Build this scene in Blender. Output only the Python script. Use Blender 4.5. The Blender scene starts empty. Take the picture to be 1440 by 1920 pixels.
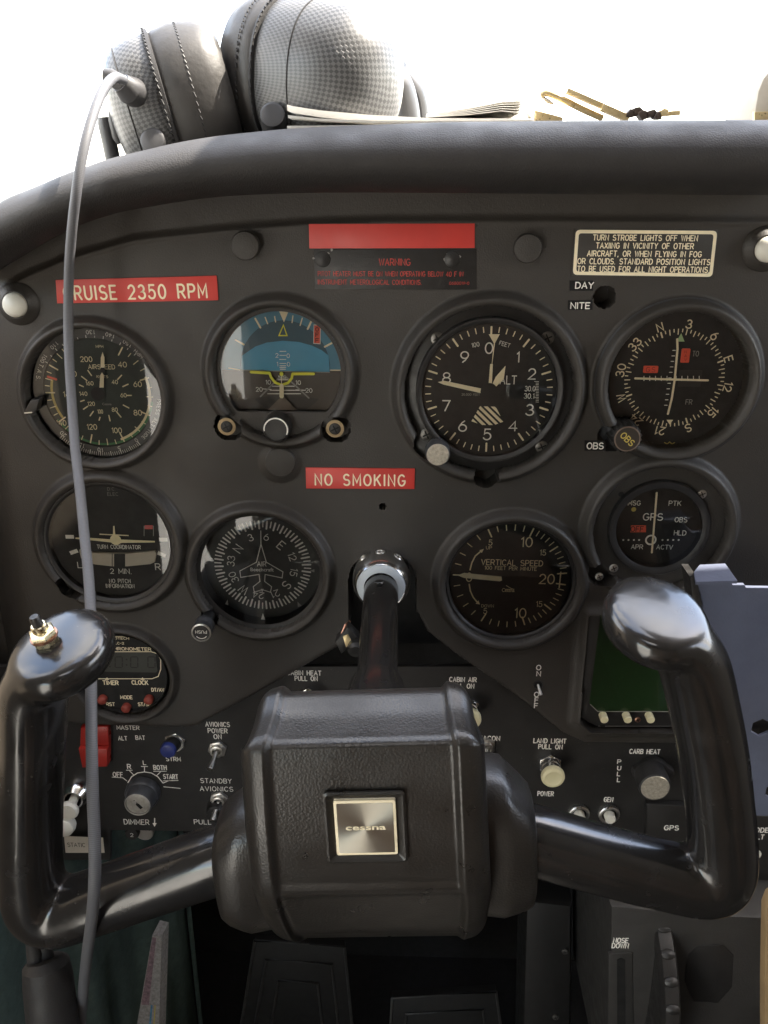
import bpy, math, random
import numpy as np
from mathutils import Matrix, Vector

random.seed(7)
rng = np.random.default_rng(7)
S = 0.001                      # everything below is written in millimetres
scene = bpy.context.scene
COL = scene.collection
R = math.radians

# ------------------------------------------------------------------ camera
FPX, DIST, TILT, YAW = 1650.0, 508.0, R(21.0), R(1.8)
FWD = np.array([-math.sin(YAW) * math.cos(TILT), math.cos(YAW) * math.cos(TILT), -math.sin(TILT)])
RGT = np.array([math.cos(YAW), math.sin(YAW), 0.0])
UPV = np.cross(RGT, FWD)
cam_d = bpy.data.cameras.new('camera')
cam = bpy.data.objects.new('camera', cam_d)
COL.objects.link(cam)
cam_d.sensor_fit = 'VERTICAL'
cam_d.sensor_height = 24.0
cam_d.lens = 24.0 * FPX / 1920.0
cam_d.clip_start = 0.01
cam_d.clip_end = 3000.0
cm = Matrix.Identity(4)
for i in range(3):
    cm[i][0] = RGT[i]; cm[i][1] = UPV[i]; cm[i][2] = -FWD[i]
cm[1][3] = -DIST * S
cam.matrix_world = cm
scene.camera = cam

# ------------------------------------------------------------------ light
SUN_EL, SUN_AZ = R(55.0), R(78.0)          # azimuth from straight ahead towards the right
world = bpy.data.worlds.new('World')
scene.world = world
world.use_nodes = True
wn = world.node_tree
wn.nodes.clear()
w_out = wn.nodes.new('ShaderNodeOutputWorld')
w_bg = wn.nodes.new('ShaderNodeBackground')
w_sky = wn.nodes.new('ShaderNodeTexSky')
w_sky.sky_type = 'NISHITA'
w_sky.sun_disc = False
w_sky.sun_elevation = SUN_EL
w_sky.sun_rotation = SUN_AZ
w_sky.dust_density = 1.0
w_bg.inputs['Strength'].default_value = 0.15
w_wb = wn.nodes.new('ShaderNodeMix'); w_wb.data_type = 'RGBA'; w_wb.blend_type = 'MULTIPLY'; w_wb.inputs[0].default_value = 1.0
w_wb.inputs[7].default_value = (1.035, 0.985, 0.905, 1.0)      # warm white balance multiplied into the sky colour
# broken bright cloud over the blue
w_tc = wn.nodes.new('ShaderNodeTexCoord'); w_ns = wn.nodes.new('ShaderNodeTexNoise')
w_ns.inputs['Scale'].default_value = 2.6; w_ns.inputs['Detail'].default_value = 7.0; w_ns.inputs['Roughness'].default_value = 0.55
w_mr = wn.nodes.new('ShaderNodeMapRange'); w_mr.inputs['From Min'].default_value = 0.40; w_mr.inputs['From Max'].default_value = 0.62
w_cl = wn.nodes.new('ShaderNodeMix'); w_cl.data_type = 'RGBA'; w_cl.inputs[7].default_value = (5.2, 5.1, 5.0, 1.0)
wn.links.new(w_tc.outputs['Generated'], w_ns.inputs['Vector']); wn.links.new(w_ns.outputs['Fac'], w_mr.inputs['Value'])
wn.links.new(w_mr.outputs[0], w_cl.inputs[0]); wn.links.new(w_sky.outputs[0], w_cl.inputs[6])
wn.links.new(w_cl.outputs[2], w_wb.inputs[6])
wn.links.new(w_wb.outputs[2], w_bg.inputs['Color'])
wn.links.new(w_bg.outputs[0], w_out.inputs['Surface'])
sun_d = bpy.data.lights.new('sun', 'SUN')
sun_d.energy = 2.2
sun_d.angle = R(0.5)
sun_d.color = (1.0, 0.92, 0.80)
sun = bpy.data.objects.new('sun', sun_d)
COL.objects.link(sun)
sv = Vector((math.sin(SUN_AZ) * math.cos(SUN_EL), math.cos(SUN_AZ) * math.cos(SUN_EL), math.sin(SUN_EL)))
sun.rotation_euler = (-sv).to_track_quat('-Z', 'Y').to_euler()
sun.location = sv * 5

scene.render.engine = 'CYCLES'
scene.view_settings.view_transform = 'Standard'
scene.view_settings.look = 'None'
scene.view_settings.exposure = 3.33
scene.view_settings.gamma = 1.0
scene.cycles.max_bounces = 8
scene.cycles.transparent_max_bounces = 12
scene.cycles.use_denoising = True
scene.cycles.sample_clamp_indirect = 6.0

# ------------------------------------------------------------------ photo pixel -> real place on a plane h mm in front of the panel
def ray(px, py):
    return FWD + RGT * (px - 720.0) / FPX + UPV * (960.0 - py) / FPX
def P(px, py, h=0.0):
    r = ray(px, py); t = (DIST - h) / r[1]
    return np.array([t * r[0], t * r[2]])
def sc(px, py, h=0.0):                      # horizontal pixels per mm there
    return FPX / ((DIST - h) / ray(px, py)[1])
def qv(py):                                 # vertical foreshortening there
    ph = math.atan((py - 960.0) / FPX)
    return math.cos(ph + TILT) / math.cos(ph)

# ------------------------------------------------------------------ materials
MATS = {}
def lin(c):
    c = c / 255.0
    return c / 12.92 if c <= 0.04045 else ((c + 0.055) / 1.055) ** 2.4
def rgb(r, g, b):
    return (lin(r), lin(g), lin(b), 1.0)
def mat(name, col, rough=0.5, metal=0.0, bump=0.0, bscale=900.0, var=0.12, vscale=40.0, rvar=0.1, spec=0.5, coat=0.0, kind='noise', trans=0.0):
    m = bpy.data.materials.new(name); m.use_nodes = True
    nt = m.node_tree; N = nt.nodes; Lk = nt.links
    b = N['Principled BSDF']
    if len(col) == 3: col = (*col, 1.0)
    tc = N.new('ShaderNodeTexCoord')
    n1 = N.new('ShaderNodeTexNoise'); n1.inputs['Scale'].default_value = vscale; n1.inputs['Detail'].default_value = 5.0
    n1.inputs['Roughness'].default_value = 0.6
    Lk.new(tc.outputs['Object'], n1.inputs['Vector'])
    mp = N.new('ShaderNodeMapRange'); mp.inputs['From Min'].default_value = 0.3; mp.inputs['From Max'].default_value = 0.7
    mp.inputs['To Min'].default_value = 1.0 - var; mp.inputs['To Max'].default_value = 1.0 + var
    Lk.new(n1.outputs['Fac'], mp.inputs['Value'])
    mx = N.new('ShaderNodeVectorMath'); mx.operation = 'SCALE'
    mx.inputs[0].default_value = col[:3]
    Lk.new(mp.outputs[0], mx.inputs['Scale'])
    Lk.new(mx.outputs[0], b.inputs['Base Color'])
    mr = N.new('ShaderNodeMapRange'); mr.inputs['From Min'].default_value = 0.3; mr.inputs['From Max'].default_value = 0.7
    mr.inputs['To Min'].default_value = max(0.02, rough - rvar); mr.inputs['To Max'].default_value = min(1.0, rough + rvar)
    n2 = N.new('ShaderNodeTexNoise'); n2.inputs['Scale'].default_value = vscale * 2.7; n2.inputs['Detail'].default_value = 6.0
    Lk.new(tc.outputs['Object'], n2.inputs['Vector'])
    Lk.new(n2.outputs['Fac'], mr.inputs['Value']); Lk.new(mr.outputs[0], b.inputs['Roughness'])
    if name in ('panel_black', 'switch_black', 'console_grey', 'gloss_black', 'hub_vinyl', 'bezel_black'):
        # dust specks and faint scuffs
        nd = N.new('ShaderNodeTexNoise'); nd.inputs['Scale'].default_value = 620.0; nd.inputs['Detail'].default_value = 2.0
        Lk.new(tc.outputs['Object'], nd.inputs['Vector'])
        nm = N.new('ShaderNodeTexNoise'); nm.inputs['Scale'].default_value = 22.0; nm.inputs['Detail'].default_value = 4.0
        Lk.new(tc.outputs['Object'], nm.inputs['Vector'])
        mpz = N.new('ShaderNodeMapping'); mpz.inputs['Rotation'].default_value = (0, 0, 0.6); mpz.inputs['Scale'].default_value = (30.0, 900.0, 200.0)
        Lk.new(tc.outputs['Object'], mpz.inputs[0])
        nz = N.new('ShaderNodeTexNoise'); nz.inputs['Scale'].default_value = 1.0; nz.inputs['Detail'].default_value = 2.0
        Lk.new(mpz.outputs[0], nz.inputs['Vector'])
        r1 = N.new('ShaderNodeMapRange'); r1.inputs['From Min'].default_value = 0.69; r1.inputs['From Max'].default_value = 0.76; Lk.new(nd.outputs['Fac'], r1.inputs['Value'])
        r2 = N.new('ShaderNodeMapRange'); r2.inputs['From Min'].default_value = 0.45; r2.inputs['From Max'].default_value = 0.65; Lk.new(nm.outputs['Fac'], r2.inputs['Value'])
        r3 = N.new('ShaderNodeMapRange'); r3.inputs['From Min'].default_value = 0.70; r3.inputs['From Max'].default_value = 0.80; r3.inputs['To Max'].default_value = 0.35; Lk.new(nz.outputs['Fac'], r3.inputs['Value'])
        ad = N.new('ShaderNodeMath'); ad.operation = 'MAXIMUM'; Lk.new(r1.outputs[0], ad.inputs[0]); Lk.new(r3.outputs[0], ad.inputs[1])
        ml = N.new('ShaderNodeMath'); ml.operation = 'MULTIPLY'; Lk.new(ad.outputs[0], ml.inputs[0]); Lk.new(r2.outputs[0], ml.inputs[1])
        dm = N.new('ShaderNodeMix'); dm.data_type = 'RGBA'; dm.inputs[7].default_value = (0.11, 0.10, 0.088, 1)
        m6 = N.new('ShaderNodeMath'); m6.operation = 'MULTIPLY'; m6.inputs[1].default_value = 0.55; Lk.new(ml.outputs[0], m6.inputs[0])
        Lk.new(m6.outputs[0], dm.inputs[0]); Lk.new(mx.outputs[0], dm.inputs[6]); Lk.new(dm.outputs[2], b.inputs['Base Color'])
    b.inputs['Metallic'].default_value = metal
    b.inputs['Specular IOR Level'].default_value = spec
    b.inputs['Coat Weight'].default_value = coat
    b.inputs['Coat Roughness'].default_value = 0.08
    if bump > 0:
        if kind == 'grain':
            n3 = N.new('ShaderNodeTexVoronoi'); n3.inputs['Scale'].default_value = bscale
            src = n3.outputs['Distance']
        else:
            n3 = N.new('ShaderNodeTexNoise'); n3.inputs['Scale'].default_value = bscale; n3.inputs['Detail'].default_value = 3.0
            src = n3.outputs['Fac']
        Lk.new(tc.outputs['Object'], n3.inputs['Vector'])
        bp = N.new('ShaderNodeBump'); bp.inputs['Strength'].default_value = bump; bp.inputs['Distance'].default_value = 0.0006
        Lk.new(src, bp.inputs['Height']); Lk.new(bp.outputs[0], b.inputs['Normal'])
    MATS[name] = m
    return m

mat('panel_black', (0.038, 0.0340, 0.0300), 0.52, bump=0.35, bscale=1100, var=0.10, vscale=14, rvar=0.08)
mat('switch_black', (0.016, 0.0150, 0.0145), 0.5, bump=0.25, bscale=1300, var=0.15, vscale=25)
mat('vinyl', (0.024, 0.0225, 0.0225), 0.66, bump=0.22, bscale=1100, var=0.10, vscale=18, kind='grain')
mat('hub_vinyl', (0.019, 0.0168, 0.0148), 0.34, bump=0.13, bscale=1000, var=0.15, vscale=22, rvar=0.08, kind='grain')
mat('gloss_black', (0.014, 0.013, 0.0125), 0.22, bump=0.06, bscale=260, var=0.25, vscale=30, rvar=0.07, coat=0.3)
mat('bezel_black', (0.018, 0.017, 0.0165), 0.42, bump=0.15, bscale=1500, var=0.2, vscale=60)
mat('bezel_grey', (0.050, 0.052, 0.058), 0.38, bump=0.1, bscale=1500, var=0.2, vscale=60)
mat('dial_black', (0.0085, 0.0085, 0.0085), 0.7, var=0.15, vscale=60)
mat('dial_teal', (0.022, 0.032, 0.027), 0.7, var=0.15, vscale=60)
mat('void_black', (0.003, 0.003, 0.003), 0.8)
mat('rubber_black', (0.022, 0.021, 0.021), 0.6, bump=0.2, bscale=900)
mat('print_white', (0.85, 0.83, 0.77), 0.6, var=0.12, vscale=300)
mat('print_cream', (0.86, 0.77, 0.50), 0.6, var=0.08, vscale=200)
mat('print_grey', (0.30, 0.29, 0.27), 0.6, var=0.10, vscale=200)
mat('print_ivory', (0.90, 0.80, 0.57), 0.55, var=0.08, vscale=120)
mat('print_red', (0.42, 0.045, 0.035), 0.6, var=0.3, vscale=200)
mat('label_red', (0.60, 0.055, 0.045), 0.42, var=0.10, vscale=25, bump=0.05, bscale=200)
mat('flag_red', (0.80, 0.10, 0.05), 0.5, var=0.05)
mat('rocker_red', (0.36, 0.025, 0.018), 0.35)
mat('button_red', (0.26, 0.045, 0.030), 0.5)
mat('paint_yellow', (0.85, 0.82, 0.06), 0.5, var=0.05)
mat('paint_gold', (0.55, 0.43, 0.10), 0.5, var=0.05)
mat('paint_green', (0.03, 0.17, 0.05), 0.5, var=0.05)
mat('sky_blue', (0.09, 0.36, 0.56), 0.5, var=0.08)
mat('sky_blue_ring', (0.085, 0.25, 0.37), 0.5, var=0.08)
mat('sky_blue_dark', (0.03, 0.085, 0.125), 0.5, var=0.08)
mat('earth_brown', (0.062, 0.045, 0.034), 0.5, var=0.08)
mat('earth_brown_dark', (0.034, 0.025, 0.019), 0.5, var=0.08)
mat('earth_tan', (0.16, 0.115, 0.085), 0.5, var=0.08)
mat('sage_green', (0.45, 0.62, 0.32), 0.5)
mat('chrome', (0.80, 0.80, 0.79), 0.16, metal=1.0, bump=0.06, bscale=400, var=0.08, rvar=0.08)
mat('steel', (0.60, 0.59, 0.56), 0.34, metal=1.0, bump=0.08, bscale=700, var=0.15, rvar=0.1)
mat('steel_worn', (0.44, 0.40, 0.33), 0.45, metal=0.35, bump=0.4, bscale=1300, var=0.3, vscale=500)
mat('washer_tan', (0.34, 0.25, 0.14), 0.5, metal=0.4)
mat('lock_steel', (0.40, 0.38, 0.34), 0.4, metal=0.25, bump=0.15, bscale=900, var=0.2, vscale=300)
mat('dial_grey', (0.046, 0.045, 0.042), 0.6, var=0.15, vscale=60)
mat('brass', (0.72, 0.63, 0.42), 0.28, metal=1.0, var=0.1, vscale=200)
mat('gold_pale', (0.78, 0.62, 0.34), 0.35, metal=0.6, var=0.15, vscale=120)
mat('dark_screw', (0.16, 0.155, 0.145), 0.35, metal=0.8)
mat('white_plastic', (0.70, 0.68, 0.60), 0.35, var=0.06)
mat('cream_plastic', (0.72, 0.66, 0.42), 0.4, var=0.06)
mat('nylon_blue', (0.50, 0.55, 0.60), 0.4, var=0.1)
mat('blue_plastic', (0.022, 0.035, 0.17), 0.4)
mat('copper_washer', (0.42, 0.22, 0.15), 0.35, metal=1.0)
mat('lcd_grey', (0.040, 0.043, 0.037), 0.4, var=0.06)
mat('lcd_digit', (0.012, 0.012, 0.011), 0.5)
mat('lcd_green', (0.017, 0.058, 0.014), 0.45, var=0.12, vscale=30)
mat('plate_blue', (0.115, 0.130, 0.185), 0.45, metal=0.15, bump=0.25, bscale=500, var=0.14, vscale=18)  # bluish sky reflection put into the grey metal's base colour
mat('leather', (0.040, 0.037, 0.034), 0.5, bump=0.25, bscale=350)
mat('headset_grey', (0.040, 0.039, 0.040), 0.45)
mat('cable_grey', (0.20, 0.20, 0.215), 0.6, bump=0.5, bscale=900, var=0.15, vscale=200)
mat('paper', (0.80, 0.79, 0.76), 0.7, var=0.04)
mat('paper_edge', (0.34, 0.325, 0.305), 0.8, var=0.3, vscale=400)
mat('fabric_teal', (0.062, 0.094, 0.082), 0.9, bump=0.6, bscale=700, var=0.18, vscale=120)
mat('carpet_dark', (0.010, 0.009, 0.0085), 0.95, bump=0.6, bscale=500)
mat('pedal_black', (0.011, 0.0105, 0.010), 0.5)
mat('pedal_edge', (0.035, 0.033, 0.031), 0.5)
mat('console_grey', (0.028, 0.0265, 0.025), 0.55, bump=0.2, bscale=800)
mat('tan_vinyl', (0.27, 0.185, 0.095), 0.5, bump=0.2, bscale=400)
mat('seat_tan', (0.15, 0.095, 0.06), 0.6, bump=0.3, bscale=300)
mat('liner_cream', (0.52, 0.47, 0.39), 0.8)
mat('liner_tan', (0.19, 0.160, 0.125), 0.8)
mat('ground_grey', (0.55, 0.53, 0.48), 0.9, vscale=0.6)
mat('magenta_ink', (0.24, 0.16, 0.18), 0.7, var=0.5, vscale=300)
mat('blue_ink', (0.08, 0.25, 0.42), 0.7, var=0.5, vscale=300)

def mat_glass(name, tint=(1, 1, 1), refl=1.0, rough=0.02, ior=1.5):
    m = bpy.data.materials.new(name); m.use_nodes = True
    nt = m.node_tree; nt.nodes.clear(); N = nt.nodes; Lk = nt.links
    out = N.new('ShaderNodeOutputMaterial'); mx = N.new('ShaderNodeMixShader')
    tr = N.new('ShaderNodeBsdfTransparent'); tr.inputs[0].default_value = (*tint, 1)
    gl = N.new('ShaderNodeBsdfGlossy'); gl.inputs['Roughness'].default_value = rough
    fr = N.new('ShaderNodeFresnel'); fr.inputs['IOR'].default_value = ior
    mu = N.new('ShaderNodeMath'); mu.operation = 'MULTIPLY'; mu.inputs[1].default_value = refl
    Lk.new(fr.outputs[0], mu.inputs[0]); Lk.new(mu.outputs[0], mx.inputs[0])
    Lk.new(tr.outputs[0], mx.inputs[1]); Lk.new(gl.outputs[0], mx.inputs[2])
    Lk.new(mx.outputs[0], out.inputs[0])
    MATS[name] = m
mat_glass('glass', (0.97, 0.97, 0.96), 1.3)
def mat_paper():
    m = bpy.data.materials.new('thin_paper'); m.use_nodes = True
    N = m.node_tree.nodes; Lk = m.node_tree.links; N.clear()
    o_ = N.new('ShaderNodeOutputMaterial'); mx = N.new('ShaderNodeMixShader'); mx.inputs[0].default_value = 0.5
    d_ = N.new('ShaderNodeBsdfDiffuse'); t_ = N.new('ShaderNodeBsdfTranslucent')
    ns = N.new('ShaderNodeTexNoise'); ns.inputs['Scale'].default_value = 60.0
    cr = N.new('ShaderNodeValToRGB'); cr.color_ramp.elements[0].color = (0.74, 0.72, 0.68, 1); cr.color_ramp.elements[1].color = (0.84, 0.83, 0.80, 1)
    Lk.new(ns.outputs['Fac'], cr.inputs[0])
    for b in (d_, t_): Lk.new(cr.outputs[0], b.inputs['Color'])
    Lk.new(d_.outputs[0], mx.inputs[1]); Lk.new(t_.outputs[0], mx.inputs[2]); Lk.new(mx.outputs[0], o_.inputs[0])
    MATS['thin_paper'] = m
mat_paper()
mat_glass('clear_film', (0.55, 0.56, 0.57), 0.8, 0.25)

def mat_carbon():
    m = bpy.data.materials.new('carbon_weave'); m.use_nodes = True
    N = m.node_tree.nodes; Lk = m.node_tree.links; b = N['Principled BSDF']
    uv = N.new('ShaderNodeUVMap')
    mpg = N.new('ShaderNodeMapping'); mpg.inputs['Rotation'].default_value = (0, 0, R(45)); mpg.inputs['Scale'].default_value = (1, 1, 1)
    ck = N.new('ShaderNodeTexChecker'); ck.inputs['Scale'].default_value = 1.0
    ck.inputs['Color1'].default_value = (0.095, 0.094, 0.093, 1); ck.inputs['Color2'].default_value = (0.042, 0.042, 0.042, 1)
    Lk.new(uv.outputs[0], mpg.inputs[0]); Lk.new(mpg.outputs[0], ck.inputs['Vector'])
    ns = N.new('ShaderNodeTexNoise'); ns.inputs['Scale'].default_value = 1.7
    Lk.new(uv.outputs[0], ns.inputs['Vector'])
    mx = N.new('ShaderNodeMix'); mx.data_type = 'RGBA'; mx.blend_type = 'MULTIPLY'; mx.inputs[0].default_value = 0.5
    Lk.new(ck.outputs[0], mx.inputs[6]); Lk.new(ns.outputs['Color'], mx.inputs[7])
    hs = N.new('ShaderNodeHueSaturation'); hs.inputs['Saturation'].default_value = 0.1; hs.inputs['Value'].default_value = 1.5
    Lk.new(mx.outputs[2], hs.inputs['Color']); Lk.new(hs.outputs[0], b.inputs['Base Color'])
    bp = N.new('ShaderNodeBump'); bp.inputs['Strength'].default_value = 0.5; bp.inputs['Distance'].default_value = 0.0004
    Lk.new(ck.outputs['Fac'], bp.inputs['Height']); Lk.new(bp.outputs[0], b.inputs['Normal'])
    b.inputs['Roughness'].default_value = 0.38
    MATS['carbon_weave'] = m
mat_carbon()

# ------------------------------------------------------------------ stroke lettering (single-line engraved capitals)
def arc(cx, cy, rx, ry, a0, a1, n=14):
    return [(cx + rx * math.cos(R(a0 + (a1 - a0) * i / n)), cy + ry * math.sin(R(a0 + (a1 - a0) * i / n))) for i in range(n + 1)]
G = {
 ' ': (3, []), '.': (0.6, [[(0.2, 0.05), (0.4, 0.05)]]), ',': (0.8, [[(0.5, 0.3), (0.2, -0.9)]]), '-': (2.4, [[(0, 3), (2.4, 3)]]),
 '/': (3, [[(0, -0.2), (3, 6.2)]]), ':': (0.6, [[(0.2, 1.6), (0.4, 1.6)], [(0.2, 4.4), (0.4, 4.4)]]),
 '0': (4, [arc(2, 3, 2, 3, 90, 450, 26)]), '1': (1.4, [[(0, 4.9), (1.2, 6), (1.2, 0)]]),
 '2': (3.8, [arc(1.9, 4.2, 1.8, 1.8, 165, -30) + [(0, 0), (3.8, 0)]]),
 '3': (3.8, [arc(1.8, 4.5, 1.6, 1.5, 155, -90) + arc(1.8, 1.6, 2.0, 1.6, 75, -160, 16)]),
 '4': (4, [[(3, 0), (3, 6), (0, 1.7), (4, 1.7)]]),
 '5': (3.8, [[(3.5, 6), (0.7, 6), (0.35, 3.2)] + arc(1.75, 1.95, 2.0, 1.95, 128, -155, 16)]),
 '6': (3.9, [[(2.9, 6), (1.6, 4.9), (0.5, 3.2)] + arc(1.95, 1.9, 1.95, 1.9, 160, -200, 22)]),
 '7': (3.8, [[(0, 6), (3.8, 6), (1.3, 0)]]),
 '8': (3.9, [arc(1.95, 4.5, 1.6, 1.5, -90, 270, 20), arc(1.95, 1.55, 1.95, 1.55, 90, 450, 20)]),
 '9': (3.9, [[(1.0, 0), (2.3, 1.1), (3.4, 2.8)] + arc(1.95, 4.1, 1.95, 1.9, -20, 340, 22)]),
 'A': (4.4, [[(0, 0), (2.2, 6), (4.4, 0)], [(0.8, 2.1), (3.6, 2.1)]]),
 'B': (3.9, [[(0, 0), (0, 6)] + arc(2.2, 4.55, 1.5, 1.45, 90, -90), [(0, 3.1)] + arc(2.3, 1.55, 1.6, 1.55, 90, -90) + [(0, 0)]]),
 'C': (4.2, [arc(2.3, 3, 2.3, 3, 45, 315, 20)]), 'D': (4.1, [[(0, 0), (0, 6)] + arc(1.6, 3, 2.5, 3, 90, -90, 16) + [(0, 0)]]),
 'E': (3.5, [[(3.5, 6), (0, 6), (0, 0), (3.5, 0)], [(0, 3.1), (3, 3.1)]]), 'F': (3.4, [[(3.4, 6), (0, 6), (0, 0)], [(0, 3.1), (2.9, 3.1)]]),
 'G': (4.4, [arc(2.3, 3, 2.3, 3, 45, 345, 20) + [(4.4, 2.7), (2.7, 2.7)]]), 'H': (4, [[(0, 0), (0, 6)], [(4, 0), (4, 6)], [(0, 3.1), (4, 3.1)]]),
 'I': (0.4, [[(0.2, 0), (0.2, 6)]]), 'J': (3, [[(3, 6), (3, 1.6)] + arc(1.5, 1.5, 1.5, 1.5, 0, -180, 10)]),
 'K': (4, [[(0, 0), (0, 6)], [(3.8, 6), (0, 2.4)], [(1.4, 3.7), (4, 0)]]), 'L': (3.3, [[(0, 6), (0, 0), (3.3, 0)]]),
 'M': (4.8, [[(0, 0), (0, 6), (2.4, 1.6), (4.8, 6), (4.8, 0)]]), 'N': (4.1, [[(0, 0), (0, 6), (4.1, 0), (4.1, 6)]]),
 'O': (4.6, [arc(2.3, 3, 2.3, 3, 90, 450, 26)]), 'P': (3.8, [[(0, 0), (0, 6)] + arc(2.1, 4.4, 1.7, 1.6, 90, -90) + [(0, 2.8)]]),
 'Q': (4.6, [arc(2.3, 3, 2.3, 3, 90, 450, 26), [(2.8, 1.5), (4.6, -0.3)]]),
 'R': (4, [[(0, 0), (0, 6)] + arc(2.2, 4.4, 1.7, 1.6, 90, -90) + [(0, 2.8)], [(2.0, 2.8), (4, 0)]]),
 'S': (4, [arc(2, 4.5, 1.8, 1.5, 35, 250, 12) + arc(2, 1.55, 2.0, 1.55, 70, -150, 12)]),
 'T': (4, [[(0, 6), (4, 6)], [(2, 6), (2, 0)]]), 'U': (4, [[(0, 6), (0, 2)] + arc(2, 2, 2, 2, 180, 360, 12) + [(4, 6)]]),
 'V': (4.2, [[(0, 6), (2.1, 0), (4.2, 6)]]), 'W': (5.6, [[(0, 6), (1.4, 0), (2.8, 5.6), (4.2, 0), (5.6, 6)]]),
 'X': (4, [[(0, 0), (4, 6)], [(0, 6), (4, 0)]]), 'Y': (4.2, [[(0, 6), (2.1, 3), (4.2, 6)], [(2.1, 3), (2.1, 0)]]),
 'Z': (3.8, [[(0, 6), (3.8, 6), (0, 0), (3.8, 0)]]),
}

# ------------------------------------------------------------------ mesh builder (local u right, v up, w towards the viewer; mm)
_TXT = {}
def text_mesh(s, bold):
    k = (s, bold)
    if k not in _TXT:
        cu = bpy.data.curves.new('lettering', 'FONT'); cu.body = s; cu.resolution_u = 3
        cu.offset = bold
        ob = bpy.data.objects.new('lettering', cu); COL.objects.link(ob)
        dg = bpy.context.evaluated_depsgraph_get(); dg.update()
        me = bpy.data.meshes.new_from_object(ob.evaluated_get(dg))
        v = np.array([p.co[:2] for p in me.vertices]) if len(me.vertices) else np.zeros((0, 2))
        f = [tuple(p.vertices) for p in me.polygons]
        bpy.data.objects.remove(ob); bpy.data.curves.remove(cu); bpy.data.meshes.remove(me)
        _TXT[k] = (v, f)
    return _TXT[k]

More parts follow.
